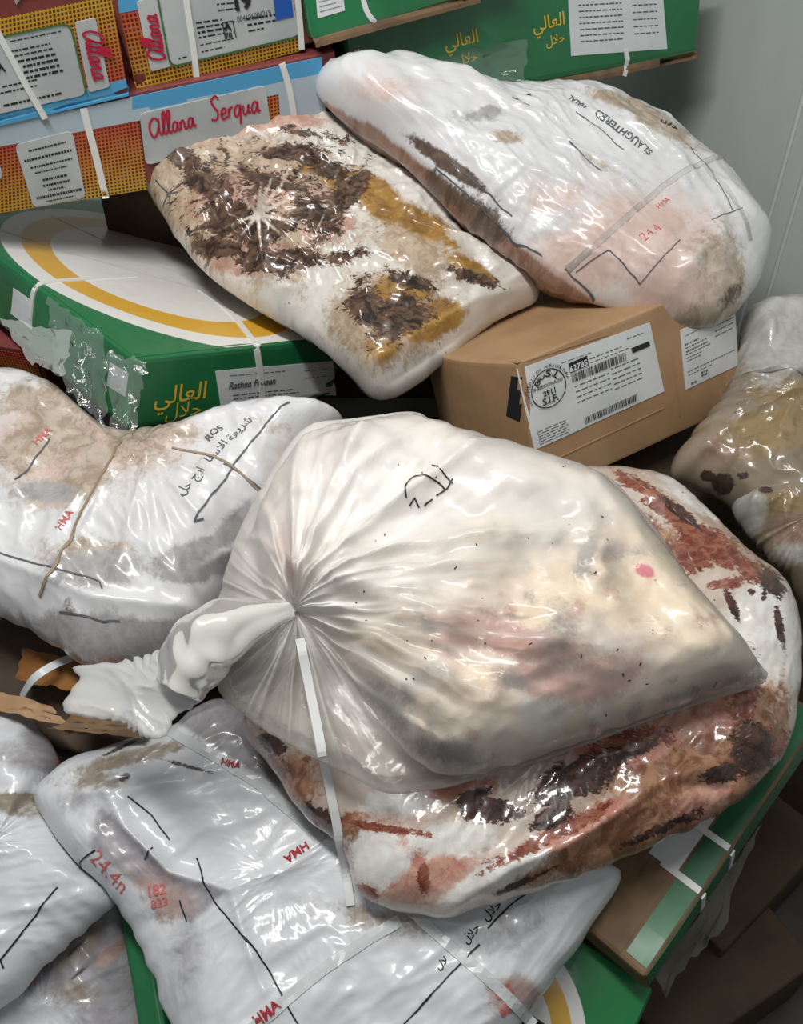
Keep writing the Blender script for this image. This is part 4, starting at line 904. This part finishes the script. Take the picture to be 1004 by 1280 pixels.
# ------------------------------------------------------------------ white sack in front, at the bottom
M['frontbag'] = bagmat('front_white_sack', '#d9dcdf', '#cccfd3', [
    ('grey', '#8e8c90', '#a2a0a4', 9, .6, .25, (1, 1, 1), 0), ('dirt', '#8f8374', '#a2968a', 16, .9, .2, (1, 1, 1), 0), ('pink', '#a98f8b', '#bba29c', 12, .7, .2, (1, 1, 1), 0), ('dark', '#4a4744', '#5c5955', 24, .8, .15, (1, 1, 1), 0)],
    rough=.45, coat=.6, coat_rough=.16, bump=.3, bscale=16)
FB = Bag('white_sack', 'large white sack in front with red handwriting, below the red meat bag', 'bag',
    [(44, 985), (92, 946), (165, 922), (215, 905), (260, 876), (310, 880), (350, 930), (420, 980), (560, 1040), (700, 1070), (778, 1085), (752, 1140), (700, 1215), (650, 1280), (560, 1370), (400, 1420), (260, 1390), (215, 1290), (180, 1195), (140, 1125), (92, 1075), (58, 1030)],
    h=-.245, n=(-.02, -.40, .90), T=.075, Tb=.07, R=.085, lump=.022, lump_s=6, crease=.008, crease_s=8, crease_dir=35, crease_str=(.6, 1.6), seed=53, mat=M['frontbag'], group='white sacks', press=[KN.bvh, RM.bvh], ns=100, nt=320,
    ridges=[([(120, 960), (160, 1035), (215, 1090), (290, 1112)], 9, .016), ([(290, 1112), (360, 1080), (420, 1040)], 12, .010), ([(290, 1112), (300, 1150), (330, 1240)], 8, .008), ([(230, 1000), (300, 985), (380, 1010)], 14, .012), ([(80, 990), (140, 990), (250, 975)], 10, .010), ([(430, 1280), (560, 1180), (700, 1110)], 5, .003), ([(420, 1180), (520, 1150), (640, 1160)], 12, .008)],
    masks={'grey': lambda x, y: np.maximum(.9*poly_mask(x, y, [(215, 900), (262, 868), (320, 880), (360, 950), (350, 985), (290, 950)], 10), np.maximum(.75*poly_mask(x, y, [(120, 1000), (165, 1040), (215, 1092), (285, 1114), (240, 1160), (170, 1110), (110, 1060)], 12), blobs(x, y, [(90, 1000, 30, 20, 0, .6), (230, 1190, 40, 60, 0, .6), (640, 1160, 90, 40, -30, .5)]))),  # grey below the ridge is painted shade; the upper patch is grey film
           'dirt': [(170, 945, 90, 10, -15, .9), (120, 975, 50, 14, 0, .7), (620, 1100, 90, 26, -15, .6), (470, 1150, 90, 20, 10, .6), (210, 1140, 30, 20, 0, .6), (640, 1250, 40, 30, 0, .7)],
           'pink': [(210, 1120, 60, 30, 30, .7), (640, 1240, 30, 20)], 'dark': [(235, 958, 40, 3, 15, .8), (150, 935, 40, 3, -25, .7), (155, 972, 8, 5, -40)]})
FBs = FB.surf
ink_lines(FBs, [((160, 995), (190, 1020), (212, 1050)), ((190, 1060), (182, 1074)), ((246, 1072), (268, 1125), (320, 1190), (375, 1285)), ((225, 1125), (234, 1152)), ((98, 1090), (120, 1062)), ((505, 1280), (575, 1205), (600, 1180)), ((610, 1160), (640, 1130), (680, 1100))], M['ink'], .0020)
ink_text(FBs, '24.4n', (112, 1074), (152, 1118), M['ink_pale_red'], 'handwriting', None, .0, .1)
put([text_geo(FBs, s, FBs.px(*a), FBs.px(*b), .0012, .02) for s, a, b in (('182', (186, 1120), (208, 1116)), ('823', (190, 1136), (210, 1131)))], M['ink_pale_red'], FB.obj, 'stamp_text')
put([text_geo(FBs, 'HMA', FBs.px(382, 1052), FBs.px(354, 1072), .0012, .03)], M['ink_red'], FB.obj, 'printed_text')
put([text_geo(FBs, s, FBs.px(*a), FBs.px(*b), .0012, .03) for s, a, b in (('822', (622, 1250), (642, 1238)), ('828', (628, 1272), (646, 1258)))], M['ink_pale_red'], FB.obj, 'stamp_text')
ink_text(FBs, AR_HALAL, (608, 1152), (628, 1132), M['ink'], bold=.02); ink_text(FBs, AR_HALAL, (584, 1180), (600, 1160), M['ink'], bold=.02); ink_text(FBs, '\uFEDD\uFEFC', (548, 1212), (562, 1202), M['ink'], bold=.02)
s1 = strap(FBs, [(205, 912), (262, 942), (325, 982), (372, 1022), (402, 1052)], .014, M['clear_strap'], 'tape_strap', thick=.0008)
put([text_geo(FBs, "HMA", FBs.px(276, 956), FBs.px(300, 962), .0035, .03)], M['ink_red'], s1, 'strap_text')
s2 = strap(FBs, [(500, 1125), (560, 1180), (620, 1232), (668, 1282)], .014, M['clear_strap'], 'tape_strap', thick=.0008)
s3 = strap(FBs, [(300, 1300), (360, 1248), (420, 1200), (500, 1150)], .014, M['clear_strap'], 'tape_strap', thick=.0008)
put([text_geo(FBs, "HMA", FBs.px(322, 1283), FBs.px(352, 1258), .0035, .03)], M['ink_red'], s3, 'strap_text')
# the seal strip hanging from the knot over both bags
def hanging(name, pts, bvhs, width, mat, parent, thick=.0014):
    P = catmull(pts, 10, False); Q = []
    for x, y in P:
        r = Vector(ray(x, y)); best = None
        for b in bvhs:
            h = b.ray_cast(Vector(CAM), r)
            if h[0] is not None and (best is None or h[3] < best): best = h[3]
        Q.append(CAM+np.array(r)*(best-.006))
    Q = np.array(Q); S = Q.copy()
    for k in range(14):
        S[1:-1] = (S[:-2]+S[2:]+S[1:-1])/3; up = (Q-S)@NH; S = S+np.outer(np.clip(up, 0, None), NH)*.7
    T = np.gradient(S, axis=0); T /= np.linalg.norm(T, axis=1)[:, None]; A = np.cross(T, NH); A /= np.linalg.norm(A, axis=1)[:, None]; n = len(S)
    V = np.r_[S-A*width/2, S+A*width/2, S+A*width/2-NH*thick, S-A*width/2-NH*thick]; idx = [np.arange(n)+k*n for k in range(4)]; Fc = []
    for k in range(4):
        a, b = idx[k], idx[(k+1) % 4]; Fc += [(int(a[i]), int(a[i+1]), int(b[i+1]), int(b[i])) for i in range(n-1)]
    Fc += [(0, n, 2*n, 3*n), (4*n-1, 3*n-1, 2*n-1, n-1)]
    return mk(name, V, Fc, mat, parent, smooth=False)
tag(hanging('seal_strip', [(375, 798), (384, 846), (397, 910), (410, 975), (421, 1030), (434, 1100), (438, 1132)], [KN.bvh, RM.bvh, FB.bvh], .0105, M['strap'], KN.obj), 'narrow white plastic strip hanging from the knot')

# ------------------------------------------------------------------ sacks at the lower left
LB = Bag('white_sack', 'white sack at the left edge with one long black line, beside the big front sack', 'bag',
    [(-120, 900), (-30, 888), (18, 892), (50, 912), (72, 950), (66, 990), (86, 1040), (118, 1085), (148, 1120), (112, 1158), (60, 1205), (0, 1262), (-90, 1300), (-170, 1100)], h=-.275, n=(-.05, -.42, .9), T=.07, Tb=.06, R=.08, lump=.02, crease=.008, crease_s=9, crease_dir=5, crease_str=(.5, 2.0), seed=61, mat=M['frontbag'], group='white sacks', press=[FB.bvh],
    masks={'grey': [(30, 950, 50, 20, 20, .7), (60, 930, 30, 30)], 'dirt': [(20, 1010, 60, 12, 10, .7), (10, 1000, 60, 10)], 'dark': [(62, 975, 14, 6, 0, .4)], 'pink': [(76, 955, 12, 8)]}, nt=200, ns=70)
ink_lines(LB.surf, [((72, 1108), (38, 1152), (0, 1200)), ((0, 1200), (4, 1210))], M['ink'], .002)
GB = Bag('white_sack', 'dim grey-white sack in the bottom left corner, lowest of the left sacks', 'bag',
    [(-90, 1320), (-60, 1250), (20, 1210), (80, 1160), (112, 1128), (148, 1128), (160, 1170), (172, 1230), (190, 1330), (120, 1390), (0, 1400)], h=-.37, n=(-.02, -.45, .9), T=.06, Tb=.06, R=.08, lump=.02, crease=.008, crease_s=8, seed=66, mat=M['frontbag'], group='white sacks', press=[LB.bvh, FB.bvh],
    masks={'grey': [(100, 1200, 90, 60, 0, .9), (150, 1260, 60, 60)], 'dirt': [(100, 1180, 60, 20, -40, .8), (90, 1240, 40, 20, 0, .7)], 'pink': [(140, 1190, 30, 10, -40)], 'dark': [(95, 1185, 20, 3, -45, .8), (100, 1215, 20, 3, -40, .7)]}, nt=180, ns=60)  # grey mask dims this white sack: shade put into its colour
ink_text(GB.surf, 'HMA', (46, 1222), (22, 1226), M['ink_pale_red'], bold=.02)
cL = box3('green_carton', 'sliver of a green carton between the bottom left sack and the big front sack', ph(214, 1330, -.33), ph(176, 1120, -.33), .035, .20, NH+np.array((-.2, 0, 0)), M['dark_green'], group='green cartons', seed=71, r=.006)
# torn carton in the gap at the left
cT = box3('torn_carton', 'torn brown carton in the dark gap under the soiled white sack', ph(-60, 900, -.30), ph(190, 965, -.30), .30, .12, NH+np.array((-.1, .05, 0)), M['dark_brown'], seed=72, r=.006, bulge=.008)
M['amber'] = grained('amber_board', '#8a5a22', '#74491c', 16, .5, coat=.4)
for k, (q, lb, mt) in enumerate(([[(-20, 884, 1.205), (92, 912, 1.165), (66, 886, 1.19), (-10, 862, 1.23)], 'torn tan flap', 'brown'], [[(82, 916, 1.185), (146, 918, 1.165), (150, 880, 1.19), (92, 872, 1.21)], 'torn amber flap', 'amber'], [[(60, 912, 1.165), (178, 924, 1.135), (186, 900, 1.15), (96, 900, 1.17)], 'torn dull flap', 'tan_edge'], [[(20, 850, 1.24), (110, 870, 1.21), (100, 828, 1.25), (30, 812, 1.28)], 'torn amber flap', 'amber'])):
    tag(sheet('flap', q, M[mt], cT.obj, 14, 10, .007, 16, 80+k, rag=.006)[0], lb)
def freestrap(name, pts, width, mat, parent, up=NH, thick=.0014):
    S = catmull(pts, 10, False); T = np.gradient(S, axis=0); T /= np.linalg.norm(T, axis=1)[:, None]; A = np.cross(T, up); A /= np.linalg.norm(A, axis=1)[:, None]; B = np.cross(A, T); n = len(S)
    V = np.r_[S-A*width/2, S+A*width/2, S+A*width/2-B*thick, S-A*width/2-B*thick]; idx = [np.arange(n)+k*n for k in range(4)]; Fc = []
    for k in range(4):
        a, b = idx[k], idx[(k+1) % 4]; Fc += [(int(a[i]), int(a[i+1]), int(b[i+1]), int(b[i])) for i in range(n-1)]
    Fc += [(0, n, 2*n, 3*n), (4*n-1, 3*n-1, 2*n-1, n-1)]
    return mk(name, V, Fc, mat, parent, smooth=False)
freestrap('strap', [ph(88, 822, -.22), ph(62, 834, -.20), ph(40, 850, -.20), ph(26, 872, -.24)], .012, M['clear_strap'], cT.obj)

# ------------------------------------------------------------------ clear bags by the wall, right edge
M['clearmeat'] = bagmat('clear_bagged_meat', '#938674', '#7f7160', [
    ('tan', '#98835f', '#86714f', 8, .7, .2, (1, 1, 1), 0), ('white', '#b9b8b2', '#a9a8a2', 12, .7, .2, (1, 1, 1), 0), ('dark', '#4a3c33', '#3a2e27', 24, .9, .1, (1, 1, 1), 0), ('pink', '#9c8374', '#8f7666', 12, .7, .2, (1, 1, 1), 0)],
    rough=.4, coat=.8, coat_rough=.12, bump=.55, bscale=18, streak=(12, (1, 2.2, 1), .3, .4, '#c9c5bc'))
RB = Bag('clear_bag', 'clear bag of brownish meat against the wall, right of the brown carton', 'bag',
    [(838, 590), (862, 545), (905, 490), (924, 440), (930, 392), (958, 374), (1004, 368), (1090, 380), (1140, 500), (1110, 680), (1010, 700), (950, 660), (900, 622)], h=-.20, n=(-.1, -.5, .86), T=.08, Tb=.07, R=.09, lump=.03, lump_s=8, crease=.012, crease_s=9, crease_dir=20, seed=81, mat=M['clearmeat'], group='clear bags by the wall',
    ridges=[([(925, 470), (960, 462), (1010, 466)], 6, .014), ([(880, 560), (930, 520), (1000, 480)], 10, .008)],
    masks={'white': [(970, 420, 50, 60), (1010, 390, 60, 50)], 'tan': [(960, 540, 70, 30, -15), (990, 490, 50, 18)], 'dark': [(905, 605, 14, 12), (885, 595, 8, 6), (930, 595, 10, 6, 0, .8), (928, 515, 12, 6, 0, .6)], 'pink': [(900, 560, 40, 30, 0, .7)]}, press=[cF.bvh, WB.bvh], nt=220, ns=76)
RB2 = Bag('clear_bag', 'crumpled clear bag at the right edge, in front of the brownish clear bag', 'bag',
    [(915, 628), (938, 600), (968, 590), (1010, 588), (1080, 600), (1120, 680), (1080, 780), (1015, 760), (985, 715), (955, 690), (925, 655)], h=-.21, n=(-.2, -.5, .84), T=.07, Tb=.06, R=.07, lump=.025, lump_s=10, crease=.014, crease_s=11, crease_dir=80, crease_str=(.5, 1.8), seed=86, mat=M['clearmeat'], group='clear bags by the wall',
    masks={'white': [(935, 640, 22, 30), (1000, 690, 30, 20, 0, .8)], 'tan': [(990, 630, 40, 20, 0, .8)], 'dark': [(958, 612, 8, 4)], 'pink': [(1000, 660, 40, 20)]}, press=[RM.bvh], nt=180, ns=60)
strap(RB.surf, [(930, 466), (962, 462), (1004, 466), (1040, 474)], .004, M['film_milky'], 'film_fold', thick=.002)

cU = box3('brown_carton', 'added dark brown carton darkening the gap under the labelled brown carton and the clear bags', ph(600, 760, -.36), ph(1010, 640, -.36), .30, .16, NH, M['dark_brown'], seed=89, r=.006)
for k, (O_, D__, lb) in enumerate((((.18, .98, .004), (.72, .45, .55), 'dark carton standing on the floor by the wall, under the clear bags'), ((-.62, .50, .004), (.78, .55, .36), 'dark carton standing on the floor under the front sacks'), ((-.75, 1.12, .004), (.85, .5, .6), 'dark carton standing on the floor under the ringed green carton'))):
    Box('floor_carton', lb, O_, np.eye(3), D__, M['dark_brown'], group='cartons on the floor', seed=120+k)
# ------------------------------------------------------------------ cartons at the lower right
cI = box3('green_carton', 'strapped green and white carton under the red meat bag, film hanging at its side', ph(806, 1222, -.235), ph(1030, 892, -.235), .26, .085, NH+np.array((-.35, .12, 0)), M['tan_edge'], group='green cartons', seed=91, r=.006, bulge=.006)
X_ = np.linalg.norm(ph(1030, 892, -.235)-ph(806, 1222, -.235)); D_ = cI.D
panel(cI.top, [(.01, .004), (D_[0]-.008, .004), (D_[0]-.008, .034), (.01, .034)], M['dark_green'], 'green_side', off=.0012, uv=True, nx=20, ny=4)
panel(cI.front, [(.004, .006), (D_[0]-.01, .006), (D_[0]-.01, .082), (.004, .082)], M['dark_green'], 'green_side', off=.0008, uv=True, nx=20, ny=4)
panel(cI.top, [(.13, .038), (D_[0]-.01, .038), (D_[0]-.01, .080), (.13, .080)], M['white_label'], 'white_band', off=.0008, uv=True, nx=16, ny=4)
panel(cI.top, [(.005, .038), (.13, .038), (.13, .075), (.005, .065)], M['tan_edge'], 'bare_board', off=.0008, uv=True, nx=8, ny=4)
for xx in (.13, .20): strap(cI.front, [(xx, .004), (xx, .078)], .010, parent=cI.obj, raw=True, smooth=False); strap(cI.top, [(xx, .003), (xx, .06)], .010, parent=cI.obj, raw=True, smooth=False)
tag(sheet('plastic_wrap', [(830, 1246, 1.20), (905, 1150, 1.27), (955, 1030, 1.30), (815, 1215, 1.17)], filmmat('dusty_wrap', .25, '#b9b6a8', .2), cI.obj, 26, 8, .008, 20, 7)[0], 'dusty hanging wrap')
cH = box3('green_carton', 'green carton with a yellow and white ring, right under the big front sack', ph(770, 1345, -.345), ph(818, 1236, -.345), .36, .13, NH, M['dark_green'], group='green cartons', seed=95, r=.006)
_c = cH.top.px(598, 1290); _r = np.linalg.norm(cH.top.px(722, 1240)-_c)
panel(cH.top, [(-.12, .004), (cH.D[0]-.004, .004), (cH.D[0]-.004, .356), (-.12, .356)] if False else [(.003, .004), (cH.D[0]-.003, .004), (cH.D[0]-.003, .356), (.003, .356)], arcmat('lower_ring_print', '#17793f', _c[0]-.003, _c[1]-.004, _r, _r), 'lid_print', off=.0008, uv=True, nx=12, ny=24)
for k, (a, b, h, w, hh, lb) in enumerate((((842, 1330), (1040, 1180), -.62, .30, .20, 'dark brown carton on the floor at the bottom right corner'), ((905, 1190), (1060, 1010), -.66, .26, .2, 'dark brown carton on the floor below the strapped green carton'), ((700, 1500), (860, 1300), -.60, .3, .25, 'dark brown carton under the ringed green carton, bottom right'))):
    P0, P1 = ph(*a, h), ph(*b, h); P1[2] = P0[2]; ht = P0[2]-.004
    X = nrm(P1-P0); Z = np.array((0, 0, 1.)); R = np.stack([X, np.cross(Z, X), Z], -1)
    Box('floor_carton', lb, np.array((P0[0], P0[1], .004)), R, (np.linalg.norm(P1-P0), w, ht), M['dark_brown'], group='cartons on the floor', seed=100+k, r=.006, bulge=.004)
